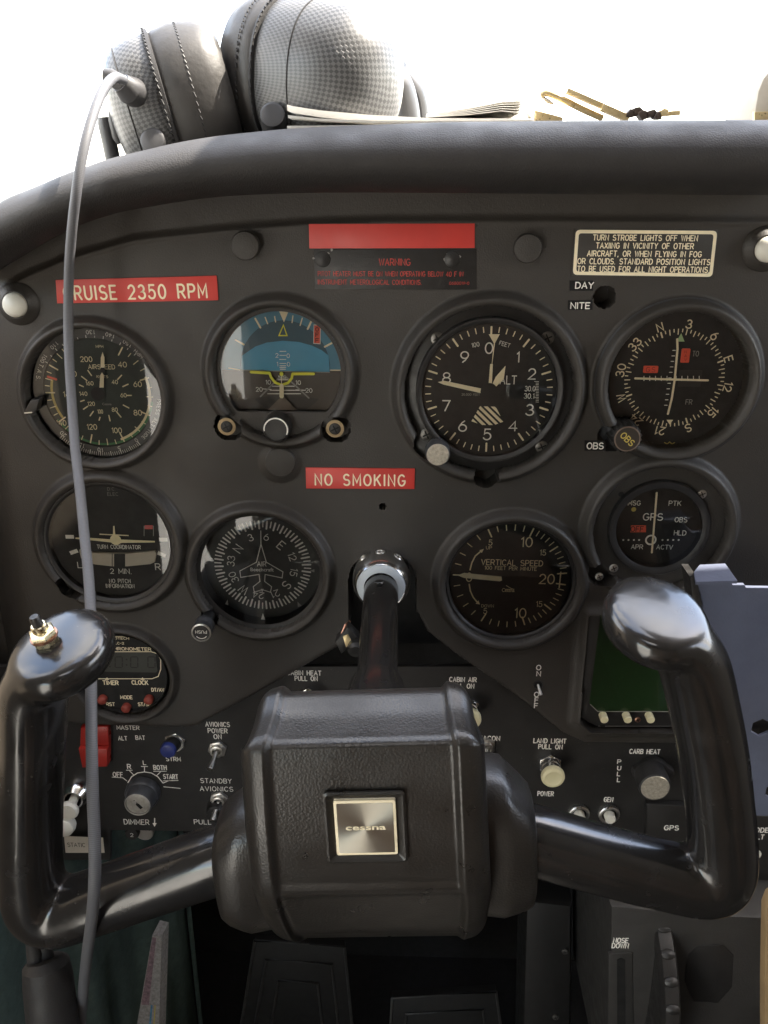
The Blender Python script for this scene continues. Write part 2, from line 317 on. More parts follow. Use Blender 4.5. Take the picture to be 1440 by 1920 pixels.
class MB:
    def __init__(s):
        s.v = []; s.f = []; s.m = []; s.mats = []; s.n = 0; s.uv = None; s.lift = 0
    def mi(s, name):
        if name not in s.mats: s.mats.append(name)
        return s.mats.index(name)
    def add(s, verts, faces, m, T=None):
        verts = np.asarray(verts, float).reshape(-1, 3)
        if T is not None:
            verts = verts @ np.array(T.to_3x3()).T + np.array(T.translation)
        s.v.append(verts); k = s.mi(m)
        for f in faces:
            s.f.append(tuple(i + s.n for i in f)); s.m.append(k)
        s.n += len(verts)
    def lathe(s, prof, m, c=(0, 0), n=48, T=None, sx=1.0, sy=1.0, a0=0, a1=360, cap0=False, cap1=False):
        full = abs(a1 - a0) >= 359.9
        k = n if full else n + 1
        an = [R(a0 + (a1 - a0) * i / n) for i in range(k)]
        V = [(c[0] + r * sx * math.cos(a), c[1] + r * sy * math.sin(a), w) for (r, w) in prof for a in an]
        F = []
        for j in range(len(prof) - 1):
            for i in range(n):
                i2 = (i + 1) % k
                F.append((j * k + i, j * k + i2, (j + 1) * k + i2, (j + 1) * k + i))
        if cap0 and full: F.append(tuple(range(k - 1, -1, -1)))
        if cap1 and full: F.append(tuple((len(prof) - 1) * k + i for i in range(k)))
        s.add(V, F, m, T)
    def cyl(s, c, r, w0, w1, m, n=32, bev=0.0, T=None, r2=None):
        r2 = r if r2 is None else r2
        prof = [(r, w0), (r2, w1 - bev), (r2 - bev, w1)] if bev > 0 else [(r, w0), (r2, w1)]
        s.lathe(prof, m, c, n, T, cap1=True)
    def disc(s, c, r, w, m, n=48, T=None, ry=None):
        ry = r if ry is None else ry
        s.add([(c[0] + r * math.cos(2 * math.pi * i / n), c[1] + ry * math.sin(2 * math.pi * i / n), w) for i in range(n)], [tuple(range(n))], m, T)
    def poly(s, pts, w, m, T=None):
        pts = list(pts)
        ar = sum(pts[i][0] * pts[(i + 1) % len(pts)][1] - pts[(i + 1) % len(pts)][0] * pts[i][1] for i in range(len(pts)))
        if ar < 0: pts = pts[::-1]
        s.add([(p[0], p[1], w) for p in pts], [tuple(range(len(pts)))], m, T)
    def prism(s, pts, w0, w1, m, T=None, bev=0.0, back=True):
        pts = list(pts)
        ar = sum(pts[i][0] * pts[(i + 1) % len(pts)][1] - pts[(i + 1) % len(pts)][0] * pts[i][1] for i in range(len(pts)))
        if ar < 0: pts = pts[::-1]
        n = len(pts)
        lv = [(0.0, w0), (0.0, w1)] if bev <= 0 else [(0.0, w0), (0.0, w1 - bev), (bev * 0.3, w1 - bev * 0.3), (bev, w1)]
        V = []
        for ins, w in lv:
            for i in range(n):
                p = np.array(pts[i]); a = np.array(pts[i - 1]); b = np.array(pts[(i + 1) % n])
                if ins > 0:
                    d1 = (p - a) / (np.linalg.norm(p - a) + 1e-9); d2 = (b - p) / (np.linalg.norm(b - p) + 1e-9)
                    n1 = np.array([-d1[1], d1[0]]); n2 = np.array([-d2[1], d2[0]])
                    bi = n1 + n2; bi = bi / max(1e-6, np.dot(bi, n1)) if np.dot(bi, n1) > 0.15 else n1
                    p = p + bi * ins
                V.append((p[0], p[1], w))
        F = []
        for j in range(len(lv) - 1):
            for i in range(n):
                i2 = (i + 1) % n
                F.append((j * n + i, j * n + i2, (j + 1) * n + i2, (j + 1) * n + i))
        F.append(tuple((len(lv) - 1) * n + i for i in range(n)))
        if back: F.append(tuple(range(n - 1, -1, -1)))
        s.add(V, F, m, T)
    def box(s, u0, u1, v0, v1, w0, w1, m, T=None, bev=0.0):
        s.prism([(u0, v0), (u1, v0), (u1, v1), (u0, v1)], w0, w1, m, T, bev)
    def rrect(s, cx, cy, a, b, r, w0, w1, m, T=None, bev=0.0):
        s.prism(rr(cx, cy, a, b, r), w0, w1, m, T, bev)
    def tube(s, pts, rad, m, n=12, T=None, cap=True, ey=1.0):
        pts = np.asarray(pts, float); k = len(pts)
        rad = np.full(k, rad) if np.isscalar(rad) else np.asarray(rad, float)
        tg = np.gradient(pts, axis=0); tg /= np.linalg.norm(tg, axis=1)[:, None] + 1e-12
        up = np.array([0, 0, 1.0]) if abs(tg[0][2]) < 0.9 else np.array([0, 1.0, 0])
        a = np.cross(up, tg[0]); a /= np.linalg.norm(a)
        V = []
        for i in range(k):
            a = a - tg[i] * np.dot(a, tg[i]); a /= np.linalg.norm(a) + 1e-12
            b = np.cross(tg[i], a)
            for j in range(n):
                t = 2 * math.pi * j / n
                V.append(pts[i] + (a * math.cos(t) + b * math.sin(t) * ey) * rad[i])
        F = [(i * n + j, i * n + (j + 1) % n, (i + 1) * n + (j + 1) % n, (i + 1) * n + j) for i in range(k - 1) for j in range(n)]
        if cap:
            F.append(tuple(range(n - 1, -1, -1))); F.append(tuple((k - 1) * n + j for j in range(n)))
        s.add(V, F, m, T)
    def ribbon(s, pts, width, w, m, T=None):
        p = [np.array(q, float) for q in pts]
        q = [p[0]]
        for x in p[1:]:
            if np.linalg.norm(x - q[-1]) > 1e-5: q.append(x)
        p = q
        if len(p) < 2: return
        closed = np.linalg.norm(p[0] - p[-1]) < 1e-4 and len(p) > 3
        if closed: p = p[:-1]
        n = len(p); h = width / 2
        def nrm(a, b):
            d = (b - a) / (np.linalg.norm(b - a) + 1e-12); return np.array([-d[1], d[0]])
        Lf, Rt = [], []
        for i in range(n):
            if closed or 0 < i < n - 1:
                n1 = nrm(p[i - 1], p[i]); n2 = nrm(p[i], p[(i + 1) % n])
                b = n1 + n2; lb = np.linalg.norm(b)
                b = b / lb if lb > 1e-6 else n1
                k = min(1.9, 1.0 / max(0.3, np.dot(b, n1))); o = b * k * h
            else:
                o = (nrm(p[0], p[1]) if i == 0 else nrm(p[-2], p[-1])) * h
            Lf.append(p[i] + o); Rt.append(p[i] - o)
        V = []; F = []
        if not closed:                       # rounded ends
            d0 = (p[0] - p[1]) / (np.linalg.norm(p[0] - p[1]) + 1e-12) * h * 0.7
            d1 = (p[-1] - p[-2]) / (np.linalg.norm(p[-1] - p[-2]) + 1e-12) * h * 0.7
        for a, b in zip(Rt, Lf): V += [(a[0], a[1], w), (b[0], b[1], w)]
        m_ = n if closed else n - 1
        for i in range(m_):
            j = (i + 1) % n
            F.append((2 * i, 2 * j, 2 * j + 1, 2 * i + 1))
        if not closed:
            k = len(V)
            V += [(*(Rt[0] * 0.75 + Lf[0] * 0.25 + d0), w), (*(Lf[0] * 0.75 + Rt[0] * 0.25 + d0), w),
                  (*(Rt[-1] * 0.75 + Lf[-1] * 0.25 + d1), w), (*(Lf[-1] * 0.75 + Rt[-1] * 0.25 + d1), w)]
            F.append((0, 1, k + 1, k)); e = 2 * (n - 1); F.append((e, k + 2, k + 3, e + 1))
        s.add(V, F, m, T)
    def stroke(s, txt, c, h, m, w, width=None, lw=0.13, rot=0.0, gap=1.5):
        x = 0.0; segs = []
        for ch in txt:
            gw, pl = G.get(ch, G['-'])
            for q in pl: segs.append([(a + x, b) for a, b in q])
            x += gw + gap
        x -= gap
        ky = h / 6.0; kx = (width / x) if width else ky
        cr, sr = math.cos(R(rot)), math.sin(R(rot))
        for q in segs:
            s.lift = (s.lift + 1) % 7
            z = w + s.lift * 0.006
            pts = []
            for a, b in q:
                a = (a - x / 2) * kx; b = (b - 3) * ky
                pts.append((c[0] + a * cr - b * sr, c[1] + a * sr + b * cr))
            s.ribbon(pts, lw * h, z, m)
    def text(s, txt, c, h, m, w, width=None, rot=0.0, bold=0.012):
        v, f = text_mesh(txt, bold)
        if len(v) == 0: return
        lo = v.min(0); hi = v.max(0)
        _, caph = text_mesh('H', bold)[0].min(0), text_mesh('H', bold)[0].max(0)[1]
        ky = h / caph; kx = (width / (hi[0] - lo[0])) if width else ky
        a = (v[:, 0] - (lo[0] + hi[0]) / 2) * kx; b = (v[:, 1] - caph / 2) * ky
        cr, sr = math.cos(R(rot)), math.sin(R(rot))
        V = np.stack([c[0] + a * cr - b * sr, c[1] + a * sr + b * cr, np.full(len(a), w)], 1)
        s.add(V, f, m)
    def build(s, name, parent=None, smooth=35.0):
        me = bpy.data.meshes.new(name)
        V = np.concatenate(s.v) * S
        me.from_pydata(V.tolist(), [], s.f)
        for k in s.mats: me.materials.append(MATS[k])
        me.polygons.foreach_set('material_index', np.array(s.m, dtype=np.int32))
        if s.uv is not None:
            ul = me.uv_layers.new(name='UVMap')
            li = np.zeros(len(me.loops), dtype=np.int32); me.loops.foreach_get('vertex_index', li)
            ul.data.foreach_set('uv', np.asarray(s.uv, dtype=np.float32)[li].ravel())
        me.update()
        if smooth:
            me.polygons.foreach_set('use_smooth', np.ones(len(me.polygons), dtype=bool))
            me.set_sharp_from_angle(angle=R(smooth))
        o = bpy.data.objects.new(name, me); COL.objects.link(o)
        if parent is not None: o.parent = parent
        return o

def rr(cx, cy, a, b, r, n=6):
    pts = []
    for (sx, sy, a0) in ((1, 1, 0), (-1, 1, 90), (-1, -1, 180), (1, -1, 270)):
        for i in range(n + 1):
            t = R(a0 + 90 * i / n)
            pts.append((cx + sx * (a - r) + r * math.cos(t), cy + sy * (b - r) + r * math.sin(t)))
    return pts

def frame(c, h=0.0, roll=0.0):
    """u,v,w frame whose origin sits at (X,Z)=c, h mm in front of the panel face"""
    return Matrix.Translation((c[0] * S, -h * S, c[1] * S)) @ Matrix.Rotation(R(90), 4, 'X') @ Matrix.Rotation(R(roll), 4, 'Z')
def props(o, label=None, cat=None, group=None, kind=None):
    if label: o['label'] = label
    if cat: o['category'] = cat
    if group: o['group'] = group
    if kind: o['kind'] = kind
    return o
def thing(name, c, label, cat, group=None, h=0.0, roll=0.0):
    o = bpy.data.objects.new(name, None); o.empty_display_size = 0.01
    COL.objects.link(o); o.matrix_world = frame(c, h, roll)
    return props(o, label, cat, group)
def copy_tree(o, M, label, parent=None):
    c = o.copy(); COL.objects.link(c)
    if parent is None:
        c.matrix_world = M; c['label'] = label
    else:
        c.parent = parent
    for ch in list(o.children):
        copy_tree(ch, None, None, c)
    return c
def catmull(pts, n=8):
    p = np.asarray(pts, float); p = np.vstack([2 * p[0] - p[1], p, 2 * p[-1] - p[-2]])
    out = []
    for i in range(1, len(p) - 2):
        for k in range(n):
            t = k / n
            out.append(0.5 * (2 * p[i] + (p[i + 1] - p[i - 1]) * t + (2 * p[i - 1] - 5 * p[i] + 4 * p[i + 1] - p[i + 2]) * t * t
                              + (3 * p[i] - p[i - 1] - 3 * p[i + 1] + p[i + 2]) * t ** 3))
    out.append(p[-2]); return np.array(out)
def remesh(obj, voxel, smooth_it=6, factor=0.5):
    """fuse overlapping pieces of one moulded part into a single smooth skin"""
    md = obj.modifiers.new('fuse', 'REMESH'); md.mode = 'VOXEL'; md.voxel_size = voxel * S; md.use_smooth_shade = True
    ms = obj.modifiers.new('soften', 'SMOOTH'); ms.iterations = smooth_it; ms.factor = factor
    dg = bpy.context.evaluated_depsgraph_get(); dg.update()
    me = bpy.data.meshes.new_from_object(obj.evaluated_get(dg))
    mats_ = [m for m in obj.data.materials]
    obj.modifiers.clear()
    obj.data = me
    me.materials.clear()
    for m in mats_[:1]: me.materials.append(m)
    me.polygons.foreach_set('use_smooth', np.ones(len(me.polygons), dtype=bool))
    me.polygons.foreach_set('material_index', np.zeros(len(me.polygons), dtype=np.int32))
    return obj

class Crop:
    """features read off an enlarged piece of the photo, laid on the plane h mm in front of the panel, relative to centre c"""
    def __init__(s, x0, y0, k, c, h):
        s.x0, s.y0, s.k, s.c, s.h = x0, y0, k, np.array(c), h
    def px(s, zx, zy): return s.x0 + zx / s.k, s.y0 + zy / s.k
    def __call__(s, zx, zy):
        return tuple(P(*s.px(zx, zy), s.h) - s.c)
    def hl(s, zx, zy, z):      # crop length -> mm, horizontal
        return z / s.k / sc(*s.px(zx, zy), s.h)
    def vl(s, zx, zy, z):      # vertical
        x, y = s.px(zx, zy); return z / s.k / sc(x, y, s.h) / qv(y)
    def st(s, mb, t, zx, zy, zh, m, w, zw=None, lw=0.13, rot=0.0, gap=1.5):
        mb.stroke(t, s(zx, zy), s.vl(zx, zy, zh), m, w, s.hl(zx, zy, zw) if zw else None, lw, rot, gap)
    def tx(s, mb, t, zx, zy, zh, m, w, zw=None, rot=0.0, bold=0.012):
        mb.text(t, s(zx, zy), s.vl(zx, zy, zh), m, w, s.hl(zx, zy, zw) if zw else None, rot, bold)
def polar(r, a):               # a: degrees clockwise from the top
    return (r * math.sin(R(a)), r * math.cos(R(a)))
def ticks(mb, r0, r1, a, lw, m, w):
    mb.ribbon([polar(r0, a), polar(r1, a)], lw, w, m)
def arcband(mb, r, wd, a0, a1, m, w, n=30):
    mb.ribbon([polar(r, a0 + (a1 - a0) * i / n) for i in range(n + 1)], wd, w, m)
# ================================================================== SETTING
def sheet(name, pts, z, m):
    me = bpy.data.meshes.new(name)
    me.from_pydata([(x * S, y * S, z * S) for x, y in pts], [], [tuple(range(len(pts)))])
    me.materials.append(MATS[m]); o = bpy.data.objects.new(name, me); COL.objects.link(o)
    return props(o, kind='structure')
BIG = 400000.0
sheet('ground', [(-BIG, -BIG), (BIG, -BIG), (BIG, BIG), (-BIG, BIG)], -1900.0, 'ground_grey')
ID = Matrix.Identity(4)
WORLD = frame((0, 0))                      # u = X, v = Z, w = -Y
# unseen cabin shell, openings shaped to control the light: floor, forward bulkhead, side walls under the windows, roof, rear seat squab and back
cab = MB()
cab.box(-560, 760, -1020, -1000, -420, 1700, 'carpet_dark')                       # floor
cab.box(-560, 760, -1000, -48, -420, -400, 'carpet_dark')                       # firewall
cab.box(-345, -330, -1000, -60, 60, 560, 'liner_tan')                          # left side below the window, ahead of the open door
cab.box(-345, -330, -1000, 500, 1270, 1700, 'liner_tan')                       # left side behind the open door
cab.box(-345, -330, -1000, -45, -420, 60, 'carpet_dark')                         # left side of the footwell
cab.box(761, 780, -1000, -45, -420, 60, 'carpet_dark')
cab.box(-345, 780, -60, -50, -420, -70, 'carpet_dark')                          # unseen deck, added to keep the sun out of the footwell
cab.box(761, 780, -1000, -60, 60, 1700, 'liner_tan')                           # right door
cab.box(-345, 780, -1000, 520, 1701, 1720, 'liner_tan')                        # aft wall
cab.box(230, 800, 480, 500, -60, 190, 'liner_tan'); cab.box(-345, 800, 480, 500, 191, 600, 'liner_tan'); cab.box(-345, 800, 480, 500, 780, 1720, 'liner_tan'); cab.box(100, 800, 480, 500, 601, 779, 'liner_tan'); cab.box(-345, -220, 480, 500, 601, 779, 'liner_tan')                          # unseen roof lining, shaped to block sun and let sky reflect on the wheel
cab.box(761, 780, -60, 480, 420, 1700, 'liner_tan')                             # unseen right side behind the window, extended to cut fill light
cab.box(-345, -330, -60, 480, 240, 560, 'liner_tan')                            # unseen left door post, added to cut fill light
cab.box(-345, -330, 200, 480, 60, 240, 'liner_tan')                             # unseen strip above the left window, added to cut fill light
cab.box(-345, -330, -40, 480, 560, 1270, 'liner_tan')                           # unseen strip above the open door, lowered to cut fill light
cab.box(761, 780, 240, 480, -130, 420, 'liner_tan')                               # unseen strip above the right window, extended to block sun from the console
ci = cab.build('cabin_interior'); ci.matrix_world = WORLD; props(ci, kind='structure')
for sx, lab in ((40, 'tan vinyl pilot seat facing the left control wheel'), (520, 'tan vinyl passenger seat beside the pilot seat')):
    st = thing('cabin_seat', (sx, -860), lab, 'seat', 'front cabin seats')
    m_ = MB(); m_.rrect(0, 0, 165, 60, 40, 560, 1040, 'seat_tan', Matrix.Translation((0, 300, 0)), bev=25); m_.build('seat_cushion', st)
    m_ = MB(); m_.rrect(0, 620, 165, 290, 60, 1030, 1130, 'seat_tan', bev=30); m_.build('seat_back', st)
    m_ = MB(); m_.box(-150, 150, 0, 240, 600, 1000, 'bezel_black'); m_.build('seat_base', st)

# ================================================================== INSTRUMENT PANEL
def ctr(px, py, h): return P(px, py, h)
C_ASI = ctr(184, 738, -4); C_AI = ctr(527, 697, -3); C_ALT = ctr(917, 732, 0); C_CDI = ctr(1264, 711, -6)
C_TC = ctr(209, 1015, -1); C_DG = ctr(492, 1061, -10); C_VSI = ctr(956, 1085, -4); C_GPS = ctr(1233, 987, -3); C_CLK = ctr(232, 1262, -1)
def mm(px, at, h): return px / sc(at[0], at[1], h)
RINGS = [  # centre, opening radius, outer radius, height
    (C_ASI, mm(126, (184, 738), 4), mm(150, (184, 738), 0), 7.0),
    (C_AI, mm(122, (527, 697), 4), mm(151, (527, 697), 0), 8.0),
    (C_ALT, mm(158, (917, 732), 4), mm(186, (917, 732), 0), 8.0),
    (C_CDI, mm(131, (1264, 711), 4), mm(161, (1264, 711), 0), 8.0),
    (C_TC, mm(122, (209, 1015), 4), mm(149, (209, 1015), 0), 7.0),
    (C_DG, mm(120, (485, 1075), 4), mm(145, (485, 1075), 0), 7.0),
    (C_VSI, mm(122, (956, 1085), 4), mm(150, (956, 1085), 0), 7.0),
    (C_GPS, mm(124, (1242, 992), 4), mm(151, (1242, 992), 0), 7.0),
    (C_CLK, mm(90, (232, 1262), 4), mm(108, (232, 1262), 0), 6.0),
]
CREASE = [(-60, 590), (0, 542), (50, 515), (123, 484), (150, 476), (250, 447), (340, 437), (430, 428), (520, 421), (600, 416), (720, 412), (1000, 411), (1520, 413)]
EDGE = [(-60, 1345), (200, 1362), (335, 1366), (370, 1362), (388, 1350), (430, 1329), (520, 1279), (600, 1233), (634, 1214), (652, 1180),
        (784, 1150), (800, 1184), (850, 1224), (960, 1300), (1055, 1375), (1095, 1393), (1260, 1396), (1520, 1397)]
def curve_z(pts, h):
    q = np.array([P(x, y, h) for x, y in pts])
    return lambda X: np.interp(X, q[:, 0], q[:, 1])
def sstep(a, b, x):
    t = np.clip((x - a) / (b - a), 0, 1); return t * t * (3 - 2 * t)

STEP = 0.8
xa, xb = P(-170, 900)[0], P(1545, 700)[0]
za, zb = P(720, 1420)[1], 6.0
nx = int((xb - xa) / STEP); nz = int((zb - za) / STEP)
gx = np.linspace(xa, xb, nx); gz = np.linspace(za, zb, nz)
GX, GZ = np.meshgrid(gx, gz)
H = np.zeros_like(GX)
cz = curve_z(CREASE, 0)(GX)
H -= 2.2 * sstep(-2.5, 3.5, GZ - cz)
H += 0.8 * np.exp(-((GZ - cz + 1.2) / 1.5) ** 2)
left_edge = P(20, 850)[0]
H -= 0.020 * np.clip(left_edge - GX, 0, 38) ** 2
# shallow moulded swellings of the thermoformed cover
def dist(c): return np.hypot(GX - c[0], GZ - c[1])
for c, ri, ro, hh in RINGS:
    r = dist(c); t = np.clip((r - ri) / (ro - ri), -1, 1)
    pk = 0.42
    up = np.sqrt(np.clip(1 - ((pk - np.clip(t, 0, pk)) / pk) ** 2 * 0.75, 0, 1))
    dn = 0.5 + 0.5 * np.cos(math.pi * np.clip((t - pk) / (1 - pk), 0, 1))
    b = hh * np.where(t < pk, up, dn)
    b = np.where((r >= ri) & (r < ro), b, 0)
    k = 2.0                                             # blended where two rings meet
    H = np.where(b > 0, np.log(np.exp(H / k) + np.exp(b / k) - 1.0 * np.exp(0 / k) * (H > -1) - 0.0) * k if False else np.maximum(H, b), H)
def dig(mask, depth):
    global H
    H = np.where(mask, np.minimum(H, depth), H)
for c, ri, ro, hh in RINGS:
    dig(dist(c) < ri, -16.0)
def hole(px, py, rpx, depth, h=0.0):
    c = P(px, py, h); dig(dist(c) < mm(rpx, (px, py), h), depth); return c
def foot(px, py, rpx, hh):                              # low swelling round a button
    global H
    c = P(px, py, 0); r = mm(rpx, (px, py), 0)
    H = np.maximum(H, np.where(dist(c) < r, hh * (0.5 + 0.5 * np.cos(math.pi * np.clip((dist(c) - r * 0.55) / (r * 0.45), 0, 1))), -99))
foot(525, 868, 44, 2.0)
hole(427, 802, 27, -9, 3); hole(629, 806, 27, -9, 3)      # screw pockets of the horizon's ring
hole(515, 800, 22, -9, 3)
hole(912, 897, 23, -14, 5)                                # notch under the altimeter
hole(1134, 557, 20, -16); hole(717, 950, 6, -8)
hole(130, 1102, 24, -9, 3); hole(1130, 1078, 26, -9, 3); hole(393, 1158, 17, -8, 3)
hole(1150, 822, 27, -7, 3); hole(806, 832, 30, -10, 3)
# opening for the control shaft
cs = P(717, 1092, 0); rs = mm(63, (717, 1092), 0)
dig((dist(cs) < rs) | ((np.abs(GX - cs[0]) < rs) & (GZ < cs[1])), -40.0)
# opening of the engine monitor
lq = np.array([P(x, y, 0) for x, y in ((1104, 1150), (1345, 1150), (1345, 1368), (1108, 1368), (1086, 1348))])
def inside(poly):
    res = np.zeros(GX.shape, bool); n = len(poly)
    for i in range(n):
        x1, y1 = poly[i]; x2, y2 = poly[(i + 1) % n]
        cnd = ((y1 > GZ) != (y2 > GZ)) & (GX < (x2 - x1) * (GZ - y1) / (y2 - y1 + 1e-12) + x1)
        res ^= cnd
    return res
lo_ = inside(lq)
from_edge = np.minimum.reduce([np.hypot(GX - x, GZ - y) for x, y in
    [tuple(lq[i] + (lq[(i + 1) % 5] - lq[i]) * k / 40.0) for i in range(5) for k in range(40)]])
rise = 4.0 * np.exp(-(from_edge / 4.5) ** 2)
H = np.where(~lo_ & (rise > 0.15) & (H > -4), np.maximum(H, rise), H)
dig(lo_, -12.0)
ez = curve_z(EDGE, 0)(GX)
below = (GZ < ez)
rim = np.where(GZ - ez > 0, 1.0 - np.exp(-(GZ - ez) / 1.2), 0)
H = np.where((GZ - ez < 4) & (GZ > ez) & (H > -5), H - (1 - rim) * 1.5, H)
H = np.where(below, -30.0, H)

V = np.stack([GX.ravel(), GZ.ravel(), H.ravel()], 1)
idx = np.arange(nx * nz).reshape(nz, nx)
F = np.stack([idx[:-1, :-1].ravel(), idx[:-1, 1:].ravel(), idx[1:, 1:].ravel(), idx[1:, :-1].ravel()], 1)
hood_top = curve_z([(-90, 440), (0, 400), (75, 365), (137, 338), (207, 315), (330, 286), (480, 265), (640, 254), (1000, 245), (1530, 243)], 0)(GX).ravel()
F = F[(H.ravel()[F].max(1) > -29.0) & (GZ.ravel()[F] < hood_top[F]).all(1)]
panel = thing('instrument_panel', (0, 0), 'black moulded cockpit instrument panel with raised rings round its dials', 'instrument panel')
def np_mesh(name, V, F, m, parent):
    me = bpy.data.meshes.new(name)
    me.vertices.add(len(V)); me.vertices.foreach_set('co', (V * S).ravel())
    me.loops.add(F.size); me.loops.foreach_set('vertex_index', F.astype(np.int32).ravel())
    me.polygons.add(len(F)); me.polygons.foreach_set('loop_start', (np.arange(len(F)) * F.shape[1]).astype(np.int32))
    me.update(calc_edges=True); me.validate()
    me.polygons.foreach_set('use_smooth', np.ones(len(me.polygons), dtype=bool))
    me.set_sharp_from_angle(angle=R(50))
    me.materials.append(MATS[m])
    o = bpy.data.objects.new(name, me); COL.objects.link(o); o.parent = parent
    return o
np_mesh('panel_cover', V, F, 'panel_black', panel)

# lower switch panel, 7 mm behind the cover
SW = -7.0
sp = MB()
sp.prism([P(x, y, SW) for x, y in ((-60, 1250), (1520, 1250), (1520, 1612), (1300, 1600), (1000, 1580), (560, 1562), (207, 1556), (207, 1612), (-60, 1612))], SW - 4, SW, 'switch_black')
sp.build('switch_panel', panel)
sp = MB()
sp.prism([P(x, y, -1) for x, y in ((1213, 1508), (1330, 1514), (1330, 1600), (1211, 1596))], SW, -1, 'switch_black', bev=1.2)
sp.prism([P(x, y, -1) for x, y in ((1395, 1530), (1520, 1534), (1520, 1655), (1395, 1650))], SW, -1, 'switch_black', bev=1.2)
sp.build('subpanel', panel)
sp = MB(); sp.box(cs[0] - 40, cs[0] + 40, cs[1] - 75, cs[1] + 40, -62, -55, 'void_black'); sp.build('shaft_tunnel', panel)
for px, py, r, lift in ((459, 461, 27, 7), (990, 466, 27, 7), (525, 868, 29, 4)):
    c = P(px, py, lift); rm = mm(r, (px, py), lift); b_ = MB()
    b_.lathe([(rm * 0.82, -1), (rm * 0.86, lift * 0.35), (rm, lift * 0.45), (rm, lift * 0.8), (rm * 0.93, lift), (rm * 0.5, lift + 0.5), (0.05, lift + 0.6)], 'panel_black', tuple(c), 40)
    b_.build('blanking_cap', panel)

# printed lettering
lt = MB()
def flush():
    global lt
    if lt.n: lt.build('printed_label', panel, None)
    lt = MB()
def lab(t, px, py, hpx, wpx=None, h=SW, m='print_white', lw=0.185, rot=0.0, gap=1.8):
    lt.stroke(t, tuple(P(px, py, h)), 0.90 * hpx / sc(px, py, h) / qv(py), m, h + 0.12, wpx / sc(px, py, h) if wpx else None, lw, rot, gap)
for a in (('CABIN HEAT', 570, 1261.5, 9, 64), ('PULL ON', 574, 1272, 9, 42), ('CABIN AIR', 868, 1274, 9, 50), ('PULL ON', 866, 1286, 9, 45),
          ('BEACON', 914, 1384, 9, 46), ('ON', 920, 1395, 9, 13), ('LAND LIGHT', 1031, 1389, 9, 60), ('PULL ON', 1032, 1400, 9, 44), ('POWER', 1023, 1488, 9, 29),
          ('GEN', 1141, 1499, 9, 16), ('CARB HEAT', 1209, 1409, 9, 56), ('P', 1161, 1428, 8, 6), ('U', 1161, 1440, 8, 6), ('L', 1160, 1451, 8, 5), ('L', 1160, 1462, 8, 5),
          ('O', 1256, 1441, 7, 7), ('MASTER', 240, 1364, 8, 42), ('ALT', 230, 1384, 8, 16), ('BAT', 263, 1383, 8, 17), ('STRM', 325, 1423, 8, 27),
          ('OFF', 221, 1452, 9, 18), ('R', 242, 1437, 9, 6), ('L', 271, 1430, 8, 5), ('BOTH', 300, 1439, 9, 24), ('START', 320, 1456, 9, 27),
          ('AVIONICS', 408, 1358, 9, 45), ('POWER', 408, 1370, 9, 36), ('ON', 408, 1381, 9, 14)):
    if a[0] in ('CABIN HEAT', 'CABIN AIR', 'BEACON', 'LAND LIGHT', 'POWER', 'GEN', 'CARB HEAT', 'P', 'O', 'MASTER', 'ALT', 'BAT', 'STRM', 'OFF', 'R', 'BOTH', 'START', 'AVIONICS') and a != ('POWER', 408, 1370, 9, 36): flush()
    if a[0] == 'L' and a[1] == 271: flush()
    lab(*a)
flush()
for a in (('STANDBY', 405, 1464, 9, 58), ('AVIONICS', 406, 1479, 9, 62), ('DIMMER', 256, 1541, 10, 47), ('PULL', 380, 1541, 9, 32)):
    if a[0] != 'AVIONICS': flush()
    lab(*a, lw=0.13)
flush()
for a in (('O', 1010, 1251.5, 9.5, 8), ('N', 1010, 1263, 9.5, 7), ('O', 1006, 1302, 9.5, 8), ('F', 1006, 1312.5, 9.5, 6), ('F', 1005, 1323, 9.5, 6)):
    if a[0] == 'O': flush()
    lab(*a, h=0.15)
flush()
lab('GPS', 1259, 1552, 9, 26, h=-0.9); flush(); lab('ENCODE', 1416, 1556, 9, 48, h=-0.9); lab('ALT', 1422, 1569, 9, 20, h=-0.9); flush()
def lline(pts, wpx, h=SW, m='print_white', w=0.12):
    lt.ribbon([P(x, y, h) for x, y in pts], wpx / sc(*pts[0], h), h + w, m)
for q in (((210, 1457), (230, 1458), (238, 1464)), ((237, 1444), (248, 1444)), ((243, 1445), (251, 1453)), ((265, 1437), (277, 1437)), ((271, 1438), (271, 1447)),
          ((288, 1446), (312, 1446)), ((301, 1447), (293, 1455)), ((306, 1464), (334, 1463)), ((318, 1463), (306, 1468)), ((307, 1475), (338, 1478))):
    lline(q, 1.5, w=0.1 + 0.02 * (q[0][0] % 3))
lline([(240 + 0, 1467), (247, 1456), (258, 1449), (271, 1447), (284, 1449), (296, 1456), (306, 1468)], 1.8, w=0.2)
lt.build('key_position_marks', panel, None); lt = MB()
lline([(290, 1534), (290, 1545)], 2); lt.poly([P(286, 1543, SW), P(294, 1543, SW), P(290, 1550, SW)], SW + 0.16, 'print_white')
lt.build('arrow_mark', panel, None); lt = MB()
lline([(207, 1366), (208, 1418)], 1.2, m='print_grey', w=0.05)
lt.build('seam_line', panel, None)

